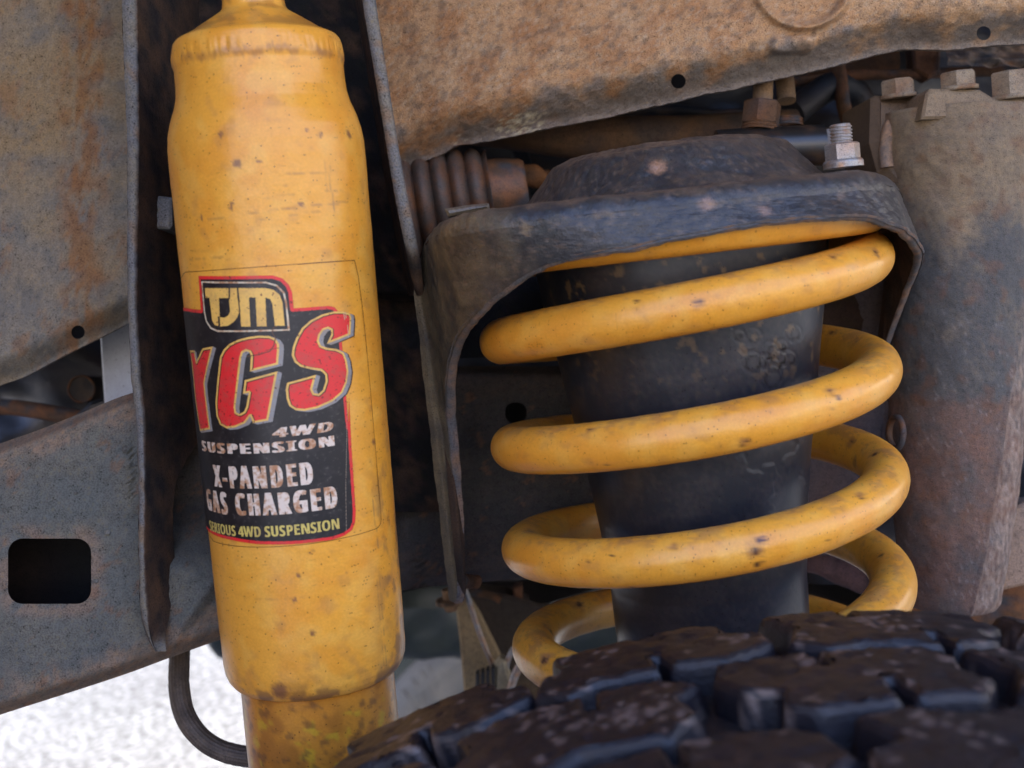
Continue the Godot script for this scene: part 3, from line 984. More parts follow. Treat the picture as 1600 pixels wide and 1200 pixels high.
func tube_point(th: float, y: float, r: float) -> Vector3:
	var e1 := side_of(shock_axis)
	if e1.x < 0: e1 = -e1
	var e2 := shock_axis.cross(e1).normalized()
	if e2.z < 0: e2 = -e2
	return shock_a + shock_axis * y + (e1 * sin(th) + e2 * cos(th)) * r

# ---------------------------------------------------------------- the sticker
const SW := 960
const SH := 960
var s_th0 := -1.9
var s_th1 := 1.0
var s_y0 := 0.0
var s_y1 := 0.1
var art: Image

func tex(q: Vector2) -> Vector2:
	var h := on_tube(q, tube_r + 0.0002)
	return Vector2((h.x - s_th0) / (s_th1 - s_th0) * SW, (h.y - s_y0) / (s_y1 - s_y0) * SH)

func z2(a: Array) -> PackedVector2Array:
	var o := PackedVector2Array()
	for i in range(0, a.size(), 2): o.append(tex(Vector2(260 + a[i] / 4.444, 400 + a[i + 1] / 4.444)))
	return o

func rounded(poly: PackedVector2Array, times := 2) -> PackedVector2Array:   # corner cutting
	for k in times:
		var o := PackedVector2Array()
		var n := poly.size()
		for i in n:
			var a := poly[i]
			var b := poly[(i + 1) % n]
			o.append(a.lerp(b, 0.25))
			o.append(a.lerp(b, 0.75))
		poly = o
	return poly

func fill(polys: Array, c: Color, shift := Vector2.ZERO) -> void:
	var lo := 1e9
	var hi := -1e9
	for p in polys:
		for q in p:
			lo = minf(lo, q.y + shift.y)
			hi = maxf(hi, q.y + shift.y)
	for y in range(maxi(0, int(lo)), mini(SH, int(hi) + 2)):
		var xs := PackedFloat32Array()
		var yy := y + 0.5
		for p in polys:
			var n: int = p.size()
			for i in n:
				var a: Vector2 = p[i] + shift
				var b: Vector2 = p[(i + 1) % n] + shift
				if (a.y <= yy) != (b.y <= yy): xs.append(a.x + (yy - a.y) / (b.y - a.y) * (b.x - a.x))
		xs.sort()
		for i in range(0, xs.size() - 1, 2):
			var x0 := int(round(xs[i]))
			var x1 := int(round(xs[i + 1]))
			if x1 > x0: art.fill_rect(Rect2i(x0, y, x1 - x0, 1), c)

func line(pts: PackedVector2Array, w: float, c: Color, closed := false) -> void:
	var n := pts.size()
	for i in (n if closed else n - 1):
		var a := pts[i]
		var b := pts[(i + 1) % n]
		var s := (b - a).orthogonal().normalized() * w * 0.5
		var e := (b - a).normalized() * w * 0.3
		fill([PackedVector2Array([a + s - e, b + s + e, b - s + e, a - s - e])], c)

func words(text: String, left: float, right: float, base: float, cap: float, c: Color, bold: float, slant := 0.0, gap := 0) -> void:
	var f := SystemFont.new()
	f.font_names = PackedStringArray(["Droid Sans"])
	f.font_weight = 700
	var tm := TextMesh.new()
	var spread := FontVariation.new()
	spread.base_font = f
	spread.spacing_glyph = gap
	tm.font = spread
	tm.font_size = 64
	tm.pixel_size = 1.0
	tm.depth = 0.0
	tm.curve_step = 1.0
	tm.text = text
	var arr := tm.get_mesh_arrays()
	var v: PackedVector3Array = arr[Mesh.ARRAY_VERTEX]
	var ix = arr[Mesh.ARRAY_INDEX]
	var lo := Vector2(1e9, 1e9)
	var hi := Vector2(-1e9, -1e9)
	for p in v:
		lo = lo.min(Vector2(p.x, p.y))
		hi = hi.max(Vector2(p.x, p.y))
	var mid := (left + right) * 0.5
	var a := tex(Vector2(left, base))
	var b := tex(Vector2(right, base))
	var y1 := tex(Vector2(mid, base)).y
	var y0 := tex(Vector2(mid, base - cap)).y
	var count: int = ix.size() if ix != null else v.size()
	for t in range(0, count, 3):
		var tri := PackedVector2Array()
		for k in 3:
			var p: Vector3 = v[ix[t + k]] if ix != null else v[t + k]
			var u := (p.x - lo.x) / (hi.x - lo.x)
			var w := (p.y - lo.y) / (hi.y - lo.y)
			tri.append(Vector2(lerpf(a.x, b.x, u) + slant * (w - 0.5), lerpf(y1, y0, w)))
		for s in [0.0, 0.5, 1.0, -0.5, -1.0]: fill([tri], c, Vector2(bold * s, 0))

func sticker(t: Node3D) -> void:
	var c0 := on_tube(Vector2(440, 413), tube_r)
	var c1 := on_tube(Vector2(480, 852), tube_r)
	var cr := on_tube(Vector2(578, 600), tube_r)
	s_th0 = -1.95
	s_th1 = cr.x
	s_y0 = c0.y
	s_y1 = c1.y
	art = Image.create(SW, SH, false, Image.FORMAT_RGBA8)
	art.fill(Color(0.75, 0.5, 0.1, 0.0))
	var red := Color(0.84, 0.15, 0.16)
	var black := Color(0.075, 0.075, 0.09)
	var gold := Color(0.86, 0.68, 0.33)
	var grey := Color(0.52, 0.51, 0.50)
	var white := Color(0.82, 0.76, 0.69)
	# film edge
	var film := rounded(PackedVector2Array([Vector2(-40, 3), Vector2(SW - 70, 3), Vector2(SW - 5, 6), Vector2(SW - 5, SH - 70), Vector2(SW - 8, SH - 5), Vector2(SW - 80, SH - 5), Vector2(-40, SH - 5)]), 2)
	line(film, 2.6, Color(0.30, 0.2, 0.08, 0.85), true)
	# red border, then the black field
	var edge := z2([100, 362, 150, 362, 243, 374, 226, 138, 740, 135, 805, 155, 850, 200, 872, 250, 878, 310, 882, 364, 1120, 346, 1165, 355, 1195, 392, 1212, 560, 1226, 700, 1246, 980, 1266, 1180])
	for q in [[1325, 0], [1345, 400], [1365, 700], [1378, 890], [1374, 980], [1350, 1040], [1290, 1084], [1200, 1115], [900, 1150], [600, 1149], [420, 1120], [250, 1062]]: edge.append(tex(Vector2(280 + q[0] / 5.0, 620 + q[1] / 5.0)))
	var bl := edge[edge.size() - 1].y
	edge.append(Vector2(60, bl - 4))
	edge.append(Vector2(20, bl - 40))
	edge.append(Vector2(20, edge[1].y + 10))
	edge.append(Vector2(40, edge[1].y))
	edge.remove_at(0)
	fill([edge], red)
	for p in Geometry2D.offset_polygon(edge, -11.0): fill([p], black)
	# badge
	var badge := z2([250, 180, 690, 184, 765, 205, 815, 256, 832, 330, 850, 512, 360, 521, 312, 500, 282, 455, 268, 390])
	line(badge, 5.5, Color(0.80, 0.74, 0.62), true)
	fill([z2([270, 222, 490, 222, 496, 290, 508, 385, 495, 425, 470, 458, 430, 484, 372, 490, 338, 478, 320, 445, 303, 290, 276, 290]), z2([368, 292, 437, 292, 444, 385, 432, 412, 408, 427, 374, 425])], gold)
	line(z2([367, 425, 370, 490]), 7, black)
	line(z2([439, 215, 439, 296]), 5, black)
	fill([z2([502, 222, 690, 222, 745, 235, 788, 270, 805, 320, 821, 485, 753, 485, 738, 340, 722, 300, 688, 288, 697, 488, 630, 488, 620, 288, 575, 288, 585, 490, 521, 490, 508, 300])], gold)
	# three big letters: grey depth, gold edge, red face
	var big_x := z2([165, 655, 198, 654, 212, 735, 255, 641, 326, 627, 268, 880, 275, 960, 306, 1203, 236, 1215, 205, 1000, 178, 720])
	var big_g := z2([375, 700, 400, 650, 440, 610, 500, 581, 570, 562, 640, 553, 715, 555, 760, 575, 783, 610, 784, 650, 776, 752, 582, 801, 588, 690, 578, 668, 555, 660, 533, 672, 522, 705, 481, 1050, 487, 1085, 510, 1096, 540, 1080, 556, 1045, 573, 950, 533, 957, 545, 862, 772, 800, 708, 1141, 604, 1160, 583, 1112, 548, 1160, 480, 1190, 420, 1196, 375, 1170, 350, 1110, 344, 1020, 355, 880])
	var big_s := z2([870, 690, 876, 635, 900, 570, 940, 500, 1000, 446, 1080, 405, 1160, 385, 1230, 385, 1272, 400, 1281, 430, 1274, 545, 1112, 610, 1142, 545, 1140, 515, 1118, 505, 1090, 515, 1065, 550, 1058, 590, 1072, 622, 1110, 637, 1180, 646, 1230, 672, 1250, 725, 1262, 800, 1250, 880, 1220, 950, 1150, 1010, 1050, 1056, 960, 1075, 895, 1070, 852, 1040, 835, 990, 828, 930, 838, 880, 1038, 824, 1012, 925, 1025, 952, 1055, 957, 1085, 930, 1105, 868, 1100, 825, 1072, 797, 1000, 786, 930, 768, 890, 738])
	for letter in [big_x, big_g, big_s]:
		var step := tex(Vector2(452 + 9.5, 600 + 2.5)) - tex(Vector2(452, 600))
		for k in 12: fill([letter], grey if k > 2 else black, step * (1.0 - k / 12.0))
		fill([letter], gold)
		for p in Geometry2D.offset_polygon(letter, -7.0): fill([p], Color(0.16, 0.06, 0.06))
		for p in Geometry2D.offset_polygon(letter, -8.5): fill([p], red, Vector2(1.5, 1.5))
	words("4WD", 428, 520, 679.5, 15.5, white, 3.6, 8.0, 6)
	words("SUSPENSION", 318, 522, 708.0, 17.0, white, 4.5, 0.0, 7)
	words("X-PANDED", 337, 489, 763, 36, white, 3.8, 0.0, 11)
	words("GAS CHARGED", 327, 527, 805.5, 36, white, 4.6, 0.0, 12)
	words("SERIOUS 4WD SUSPENSION", 330, 531.5, 838.5, 17, Color(0.78, 0.70, 0.36), 0.8)
	# cracks and scrapes in the film
	line(z2([775, 485, 740, 500, 735, 530, 758, 570, 745, 625, 720, 660, 640, 685, 558, 697]), 3.0, Color(0.30, 0.17, 0.10))
	line(z2([690, 655, 785, 637]), 1.6, Color(0.32, 0.2, 0.12))
	for s in [[1228, 395, 1236, 440], [1240, 390, 1246, 430], [1255, 480, 1262, 560]]: line(z2(s), 3.0, Color(0.75, 0.65, 0.5))
	line(PackedVector2Array([tex(Vector2(542, 640)), tex(Vector2(540, 760)), tex(Vector2(541, 830))]), 1.5, Color(0.6, 0.53, 0.45))
	# wear: lettering gone coppery, black gone dusty
	var w := FastNoiseLite.new()
	w.seed = 77
	w.frequency = 0.012
	w.fractal_octaves = 4
	var w2 := FastNoiseLite.new()
	w2.seed = 78
	w2.frequency = 0.05
	w2.fractal_octaves = 3
	var ws := FastNoiseLite.new()
	ws.seed = 79
	ws.frequency = 0.011
	for y in SH:
		for x in SW:
			var c := art.get_pixel(x, y)
			if c.a < 0.5: continue
			var a := w.get_noise_2d(x, y)
			var b := w2.get_noise_2d(x, y)
			if c.b > 0.6 and c.r > 0.7:
				c = c.lerp(Color(0.62, 0.42, 0.27), clampf(0.26 + 1.2 * a + 0.9 * b, 0, 0.9))
			elif c.r < 0.15:
				c = c.lerp(Color(0.26, 0.24, 0.23), clampf(0.06 + 0.6 * a + 0.35 * b, 0, 0.6))
				if b > 0.5: c = c.lerp(Color(0.45, 0.42, 0.38), 0.3)
			else:
				c = c.lerp(Color(0.55, 0.42, 0.3), clampf(0.05 + 0.35 * a + 0.25 * b, 0, 0.4))
				if b < -0.52: c = c.lerp(Color(0.3, 0.14, 0.1), 0.7)
			art.set_pixel(x, y, c)
	var m := StandardMaterial3D.new()
	m.resource_name = "sticker_print"
	m.albedo_texture = ImageTexture.create_from_image(art)
	m.transparency = BaseMaterial3D.TRANSPARENCY_ALPHA
	m.roughness = 0.4
	m.texture_repeat = false
	var g := Geo.new()
	grid(g, 120, 40, func(u: float, v: float) -> Vector3: return tube_point(lerpf(s_th0, s_th1, u), lerpf(s_y0, s_y1, v), radius_at(lerpf(s_y0, s_y1, v)) + 0.00035))
	var o := build("sticker", g, m, t, null, false)
	o.set_meta("label", "black and red sticker with large red letters and worn white lettering")

func radius_at(y: float) -> float:
	var per := shock_a.distance_to(P(502, 1112, 0.361)) / 1052.0
	var k := 60.0 + y / per
	return lerpf(300.0, 295.0, (k - 480.0) / 220.0) * 0.5 / F * lerpf(dd(0.327), dd(0.361), (k - 60.0) / 1052.0) * 0.985

# ---------------------------------------------------------------- spring and sleeve
const S_BASE := Vector3(0.06546, 0.09176, -0.48)
const S_R := 0.07709
const S_PITCH := 0.04477
const S_WIRE := 0.00943

func spring_point(n: float) -> Vector3:
	var ax := -UP
	ax = Vector3(0.10434, -1.0, -0.10581).normalized()
	var e1 := (Vector3.RIGHT - ax * ax.x).normalized()
	var e2 := e1.cross(ax)
	if e2.z < 0: e2 = -e2
	var s := n * S_PITCH - 0.01415 * S_PITCH * (n - 2.5) * (n - 2.5) / 2.0
	if n < 1.1:       # the ground end lies flat against the seat
		var x := 1.1 - n
		s += S_PITCH * (x - 0.45 * tanh(x / 0.45))
	s += S_PITCH * 0.14 * exp(-pow((n - 4.29) / 0.12, 2.0))
	var a := TAU * n
	return S_BASE + ax * s + (e1 * cos(a) + e2 * sin(a)) * S_R

# where a sight line first meets the wire
func on_coil(q: Vector2) -> Vector3:
	var dir := Vector3((q.x - 800) / F, -(q.y - 600) / F, -1.0).normalized()
	var best := 9.0
	for i in 1200:
		var c := spring_point(lerpf(-0.2, 5.4, i / 1200.0))
		var t := c.dot(dir)
		var gap := (c - dir * t).length()
		if gap < S_WIRE: best = minf(best, t - sqrt(S_WIRE * S_WIRE - gap * gap))
	return dir * best

func spring() -> void:
	var path := PackedVector3Array()
	var rads := []
	var n := 1500
	for i in n + 1:
		var k := lerpf(-0.2, 5.4, float(i) / n)
		path.append(spring_point(k))
		rads.append(S_WIRE)
	var g := Geo.new()
	tube(g, path, rads, 84, true, func(p, _r, _t):
		var b: float = 0.00010 * fb(p, 120)
		for s in spring_spots:
			var q: float = p.distance_to(s[0])
			if q < s[1]: b -= 0.00035 * sm(s[1], s[1] * 0.3, q) * (0.6 + fb(p, 400))
		return b)
	single("coil_spring", "thick yellow coil spring with rust-brown stone chips under the black tower", "coil spring", g, mats.yellow_paint, spring_paint)
	# sleeve inside the spring
	g = Geo.new()
	var ax := Vector3(0.10434, -1.0, -0.10581).normalized()
	var at := func(y: float, w: float) -> Vector2:
		var s := (y - 330.0) / F * 0.49 / 0.99
		return Vector2(s, w * 0.5 / F * (0.48 + 0.105 * s))
	var A := P(1055, 330, 0.385)
	var prof := [at.call(330, 460), at.call(395, 452), at.call(450, 438), at.call(520, 413), at.call(600, 385), at.call(700, 350), at.call(800, 322), at.call(900, 303), at.call(1000, 298), at.call(1120, 296)]
	var marks := []
	for s in [[1179, 525, 8.5], [1166, 545, 5], [1204, 548, 10], [1218, 560, 9], [1210, 572, 8], [1233, 560, 9], [1222, 540, 6], [1197, 565, 8], [1175, 565, 13], [1205, 590, 16], [1240, 520, 10], [1155, 524, 6]]: 
		marks.append(Vector3(s[0], s[1], s[2]))
		var dir := P(s[0], s[1], 0.33).normalized()
		var rad: float = lerpf(0.060, 0.047, (s[1] - 400.0) / 300.0)
		var ad := dir - ax * dir.dot(ax)
		var aa := A - ax * A.dot(ax)
		var bb := ad.dot(aa)
		var disc := bb * bb - ad.dot(ad) * (aa.dot(aa) - rad * rad)
		sleeve_marks.append([dir * ((bb - sqrt(maxf(disc, 0.0))) / ad.dot(ad)), mm(s[2], 0.33)])
	lathe(g, A, ax, fine(prof, 0.0009), 420, func(p, _y, th):
		if absf(th) > 1.75: return 0.0
		var q := pix(p)
		var b: float = 0.00012 * fb(p, 26) + 0.00002 * fb(p, 260)
		for m in marks:
			var r := Vector2(q.x - m.x, q.y - m.y).length()
			if r < m.z + 6: b += 0.00005 * exp(-pow((r - m.z) / 1.8, 2.0)) - 0.00016 * exp(-pow((r - m.z - 3.2) / 1.6, 2.0))
		# shallow worn flats with a step along their lower edge
		var e := Vector2((q.x - 1200) / 42.0, (q.y - 705 + (q.x - 1200) * 0.25) / 26.0).length() + 0.25 * nB.get_noise_2d(q.x * 0.05, q.y * 0.05)
		b -= 0.00022 * sm(1.06, 0.94, e)
		e = Vector2((q.x - 1235) / 30.0, (q.y - 775) / 45.0).length() + 0.2 * nB.get_noise_2d(q.x * 0.05, q.y * 0.05)
		b -= 0.0002 * sm(1.06, 0.94, e)
		b -= 0.0004 * sm(-0.955, -0.985, cell.get_noise_3dv(p * 0.9)) * sm(0.0, 0.1, fb(p, 30))
		return b)
	single("rubber_sleeve", "black tapered rubber sleeve standing inside the yellow coils", "bump stop", g, mats.rubber_sleeve, sleeve_paint)

# ---------------------------------------------------------------- spring tower
func tower() -> void:
	var t := thing("spring_tower", "black pressed-steel spring tower capping the coil spring, dusty brown on its left leg", "spring seat", P(1060, 300, 0.385))
	# per column: top px, py, depth ; bottom px, py, depth
	var T := [[644, 432, .388, 702, 938, .445], [648, 415, .386, 714, 934, .443], [651, 395, .383, 713, 850, .436], [654, 378, .378, 706, 740, .42], [658, 366, .371, 699, 660, .408], [663, 356, .36, 698, 605, .392], [670, 349, .346, 706, 550, .37], [684, 341, .328, 738, 496, .335], [712, 334, .312, 790, 450, .314], [760, 326, .301, 850, 416, .300],
		[840, 316, .293, 930, 398, .291], [920, 307, .289, 1000, 386, .287], [1020, 297, .287, 1100, 366, .286], [1120, 286, .288, 1200, 349, .288], [1220, 275, .292, 1300, 341, .293], [1300, 267, .300, 1352, 341, .303], [1352, 263, .312, 1392, 351, .318], [1384, 264, .328, 1424, 369, .338], [1402, 272, .35, 1441, 390, .362], [1410, 288, .38, 1441, 412, .395], [1412, 310, .41, 1422, 458, .43], [1408, 335, .44, 1398, 520, .462], [1404, 360, .47, 1370, 600, .48]]
	var tp := []
	var bp := []
	for c in T:
		tp.append(P(c[0], c[1], c[2]))
		bp.append(P(c[3], c[4], c[5]))
	var per := 14
	var tops := smooth(tp, per)
	var bots := smooth(bp, per)
	var n := tops.size()
	var centre := P(1062, 345, 0.385)
	var domec := P(1047, 330, 0.385)
	var rr := 0.0075
	var NW := 60
	var NS := 10
	var NP := 120
	var g := Geo.new()
	var outer_rows := NS + NW
	for i in n:
		var W := tops[i]
		var o := W - centre
		o = (o - UP * o.dot(UP)).normalized()
		var rows := []
		for k in NP:                    # plateau and dome, from the middle outwards
			var q := float(k) / NP
			var p := centre.lerp(W - o * rr, q)
			p -= UP * (p - (W - o * rr)).dot(UP) * (1.0 - q) * 0.0
			var r := p - domec
			r = r - UP * r.dot(UP)
			var k2 := 1.0 - sm(0.040, 0.071, r.length() + 0.001 * fb(p, 30))
			var h := 0.0268 * k2
			h -= 0.0018 * sm(0.02, 0.045, r.length()) * (1.0 - sm(0.045, 0.05, r.length()))
			rows.append(p + UP * h)
		for k in NS:
			var a := PI / 2 * k / NS
			rows.append(W - o * rr * (1.0 - sin(a)) + UP * rr * (cos(a) - 1.0))
		var S := W - UP * rr
		for k in NW + 1:
			var q := float(k) / NW
			var p := S.lerp(bots[i], q)
			rows.append(p)
		for p in rows:
			var b: float = 0.0005 * fb(p, 55) + 0.00025 * fb(p, 240)
			g.put(p + o * b + UP * b, Vector2(i, 0))
	var R := NP + NS + NW + 1
	for i in n - 1:
		for k in R - 1: g.quad(i * R + k, (i + 1) * R + k, (i + 1) * R + k + 1, i * R + k + 1)
	build("cap", g, mats.black_paint, t, tower_paint, false)
	var lip := Geo.new()
	var inner := Geo.new()
	var th := 0.0040
	for i in n:
		var W := tops[i]
		var o := W - centre
		o = (o - UP * o.dot(UP)).normalized()
		var bt := g.v[i * R + R - 1]
		var ragged := 0.0004 * fb(bt, 160)
		lip.put(bt + UP * 0.0012 + o * 0.0004, Vector2(i, 0))
		lip.put(bt - UP * (0.0008 + ragged) - o * 0.0012)
		lip.put(bt - UP * (0.0008 + ragged) - o * (th - 0.0007))
		lip.put(bt - o * th + UP * 0.0004)
		for k in 10: inner.put((bt - o * th).lerp(W - o * (th + rr * 0.4) - UP * th, k / 9.0), Vector2(i, k))
	for i in n - 1:
		for k in 3: lip.quad(i * 4 + k, i * 4 + 4 + k, i * 4 + 5 + k, i * 4 + 1 + k)
		for k in 9: inner.quad(i * 10 + k, i * 10 + 10 + k, i * 10 + 11 + k, i * 10 + 1 + k)
	build("lip", lip, mats.dirty_metal, t, lip_paint, false)
	build("inner_wall", inner, mats.dirty_metal, t, inside_paint, false)
	# underside of the cap
	var under := Geo.new()
	grid(under, 48, 6, func(u: float, v: float) -> Vector3:
		var i := int(u * (n - 1))
		return (tops[i] - UP * 0.006).lerp(centre - UP * 0.006, v))
	build("underside", under, mats.dirty_metal, t, inside_paint, false, centre - UP)
	var wb := Geo.new()
	for s in [[[716, 905, .442], [728, 908, .47], [745, 909, .478]]]:
		var pts := []
		for q in s: pts.append(P(q[0], q[1], q[2]))
		tube(wb, smooth(pts, 14), 0.0028, 12, true, func(p, r, _t): return 0.0007 * absf(sin(r * 1500.0)) + 0.0006 * fb(p, 200))
	build("weld_bead", wb, mats.dirty_metal, t, brown_paint)
	var bw := Geo.new()
	grid(bw, 60, 24, func(u: float, v: float) -> Vector3:
		var p := P(lerpf(712, 1404, u), lerpf(345, lerpf(560, 540, u), v), lerpf(0.485, 0.492, u))
		return p + Vector3(0, 0, 0.0015 * fb(p, 50)))
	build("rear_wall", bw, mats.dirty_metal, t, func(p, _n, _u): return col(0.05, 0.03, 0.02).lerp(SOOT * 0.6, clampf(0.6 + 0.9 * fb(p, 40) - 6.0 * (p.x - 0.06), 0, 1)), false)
	# stud with nut and washer on the right shoulder
	var up := UP
	var foot := P(1318, 262, 0.338)
	g = Geo.new()
	lathe(g, foot, up, fine([Vector2(0, 0.0075), Vector2(0.0022, 0.0075), Vector2(0.0030, 0.0068), Vector2(0.0032, 0.004)], 0.0006), 40)
	build("washer", g, mats.zinc, t, zinc_paint)
	g = Geo.new()
	hexagon(g, foot + up * 0.0092, -up * 0.0062, 0.0066, 0.35, 0.0006)
	build("nut", g, mats.zinc, t, zinc_paint)
	g = Geo.new()
	lathe(g, foot, up, fine([Vector2(0.008, 0.0039), Vector2(0.0158, 0.0039), Vector2(0.0163, 0.0034), Vector2(0.0164, 0.0)], 0.00012), 36, func(_p, y, a): return 0.00033 * sin((y / 0.00125) * TAU + a) if y < 0.0158 else 0.0)
	build("stud", g, mats.zinc, t, func(p, _n, _u): return col(0.42, 0.39, 0.36).lerp(MUD, clampf(0.12 + fb(p, 200), 0, 1)))
	g = Geo.new()
	prism(g, [P(694, 326, 0.335), P(738, 319, 0.335), P(764, 317, 0.335), P(764, 326, 0.335), P(700, 338, 0.335)], Vector3(0, 0.002, -0.03), 0.001)
	build("weld_tab", g, mats.black_paint, t, tower_paint)

# ---------------------------------------------------------------- tyre
func tyre() -> void:
	var R := 0.365
	var dfar := (0.375 - 0.1335) / 0.9
	var C := P(1380, 948, dfar) - (Vector3.UP - WZ * WZ.y).normalized() * R
	var t := thing("tyre", "chunky black off-road tyre, sandy and out of focus in the bottom foreground", "tyre", C - UP * R)
	var pt := func(s: float, w: float, h: float) -> Vector3:     # s along the tread, w across from the far edge, h above the groove floor
		var a := s / R
		var k := w - 0.105
		var r := R - 0.0105 - 0.4 * k * k + 0.0044 - (pow(maxf(0.0, 0.006 - w), 2.0) * 60.0) + h
		return C + WZ * w + (WX * sin(a) + UP * cos(a)) * r
	var g := Geo.new()
	grid(g, 150, 60, func(u: float, v: float) -> Vector3:
		var p: Vector3 = pt.call(lerpf(-0.36, 0.22, u), lerpf(-0.004, 0.24, v), 0.0)
		return p + UP * 0.0006 * fb(p, 60))
	grid(g, 80, 16, func(u: float, v: float) -> Vector3:
		var s := lerpf(-0.36, 0.22, u)
		var a := s / R
		var b := v * 1.3
		var r := R - 0.0165 - 0.10 * sin(b)
		return C + WZ * (-0.004 - 0.03 * (1 - cos(b)) * 1.2) + (WX * sin(a) + UP * cos(a)) * r)
	build("carcass", g, mats.tyre_rubber, t, rubber_paint, false, C + UP * 2.0)
	var shapes := [
		[0, 1, 21, 0, 22, 9, 23.6, 9, 23.6, 0, 47, 1, 52, 8, 50, 18, 54, 26, 49, 33, 35, 34, 34, 22, 32.2, 22, 32, 34, 15, 36, 9, 31, 10, 24, 2, 20, -2, 10],
		[2, 2, 14, -1, 26, 3, 40, 0, 46, 4, 48, 13, 56, 17, 57, 27, 44, 35, 31, 32, 29, 23, 27.4, 23, 27.6, 33, 12, 31, 6, 36, -3, 30, -1, 18, 7, 13],
		[0, 4, 10, 0, 28, 1, 29, 12, 31, 12, 31, 1, 45, 3, 53, 10, 47, 17, 50, 27, 43, 36, 26, 33, 20, 38, 5, 35, -3, 25, 3, 15],
		[-2, 3, 19, 0, 20, 10, 21.6, 10, 22, 0, 42, 2, 52, 7, 55, 20, 48, 25, 49, 33, 38, 36, 36.5, 26, 34.8, 26, 34.8, 36, 17, 33, 8, 36, 0, 29, 4, 17]]
	var rng := RandomNumberGenerator.new()
	rng.seed = 5
	var starts := [[-0.3685, 0.0, 0], [-0.384, 0.0455, 1], [-0.358, 0.0935, 2], [-0.385, 0.1415, 3], [-0.36, 0.19, 1]]
	for row in starts:
		var s: float = row[0]
		var i := 0
		while s < 0.2:
			var shape: Array = shapes[(row[2] + i * 3 + (1 if i % 3 == 1 else 0)) % 4]
			var wide := 1.0 + (rng.randf_range(-0.06, 0.1) if row[1] > 0.0 else 0.0)
			var tall := 1.2
			var poly := PackedVector2Array()
			for k in range(0, shape.size(), 2):
				var x: float = shape[k] * wide * 1.22 + rng.randf_range(-0.5, 0.5)
				var y: float = shape[k + 1] * tall + rng.randf_range(-0.4, 0.4)
				if row[1] == 0.0: y = maxf(y, 0.0)
				poly.append(Vector2(s + x * 0.001, row[1] + y * 0.001))
			tread_block(poly, pt, t, rng)
			s += (0.0735 if row[1] == 0.0 else 0.0705) * wide
			i += 1

func tread_block(shape: PackedVector2Array, pt: Callable, t: Node3D, rng: RandomNumberGenerator) -> void:
	var poly := PackedVector2Array()
	for i in shape.size():
		var a := shape[i]
		var b := shape[(i + 1) % shape.size()]
		var k := maxi(1, int(round(a.distance_to(b) / 0.0028)))
		for q in k: poly.append(a.lerp(b, float(q) / k) + (Vector2(rng.randf_range(-1, 1), rng.randf_range(-1, 1)) * 0.00012 if q else Vector2.ZERO))
	var n := poly.size()
	var g := Geo.new()
	var area := 0.0
	for i in n: area += poly[i].cross(poly[(i + 1) % n])
	var sg := signf(area)
	var rough := func(q: Vector2, h: float) -> Vector3:
		var d := 0.00035 * nA.get_noise_2d(q.x * 110.0, q.y * 110.0) + 0.0002 * nA.get_noise_2d(q.x * 420.0, q.y * 420.0)
		d -= 0.0007 * sm(0.30, 0.5, nA.get_noise_2d(q.x * 75.0 + 40.0, q.y * 75.0))        # torn patches
		return pt.call(q.x, q.y, h + d * sm(0.0, 0.008, h))
	var inset := PackedVector2Array()
	var rings := [PackedVector3Array(), PackedVector3Array(), PackedVector3Array(), PackedVector3Array()]
	var offs := [[-0.0014, -0.001], [-0.0002, 0.0078], [0.0005, 0.0097], [0.0017, 0.0105]]
	for r in 4:
		for i in n:
			var a := (poly[i] - poly[(i + n - 1) % n]).normalized()
			var b := (poly[(i + 1) % n] - poly[i]).normalized()
			var k := (Vector2(-a.y, a.x) + Vector2(-b.y, b.x)) * sg
			var wear := 1.0 + 0.45 * nA.get_noise_2d(poly[i].x * 130.0, poly[i].y * 130.0 + 9.0)
			k = k / maxf(0.6, k.length_squared() * 0.5) * offs[r][0] * (wear if r > 1 else 1.0)
			if r == 3: inset.append(poly[i] + k)
			rings[r].append(rough.call(poly[i] + k, offs[r][1]))
	for r in 3:
		var k := g.v.size()
		for i in n:
			g.put(rings[r][i]); g.put(rings[r + 1][i])
		for i in n:
			var j := (i + 1) % n
			g.quad(k + 2 * i, k + 2 * j, k + 2 * j + 1, k + 2 * i + 1)
	var pts := inset.duplicate()
	var lo := Vector2(1e9, 1e9)
	var hi := -lo
	for q in inset:
		lo = lo.min(q)
		hi = hi.max(q)
	var step := 0.0022
	for y in int((hi.y - lo.y) / step):
		for x in int((hi.x - lo.x) / step):
			var q := lo + Vector2(x + rng.randf(), y + rng.randf()) * step
			if Geometry2D.is_point_in_polygon(q, poly): pts.append(q)
	var k0 := g.v.size()
	for i in pts.size(): g.put(rings[3][i] if i < n else rough.call(pts[i], 0.0105))
	var tris := Geometry2D.triangulate_delaunay(pts)
	for i in range(0, tris.size(), 3):
		var a := pts[tris[i]]
		if not Geometry2D.is_point_in_polygon((a + pts[tris[i + 1]] + pts[tris[i + 2]]) / 3.0, inset): continue
		var c := (pts[tris[i + 1]] - a).cross(pts[tris[i + 2]] - a)
		if c * sg > 0: g.tri(k0 + tris[i], k0 + tris[i + 1], k0 + tris[i + 2])
		else: g.tri(k0 + tris[i], k0 + tris[i + 2], k0 + tris[i + 1])
	build("tread_block", g, mats.tyre_rubber, t, rubber_paint)

# ================================================================ the rest
func small_things() -> void:
	steering_box()
	brake_union()
	bellows()
	back_parts()
	gap_parts()
	hose()

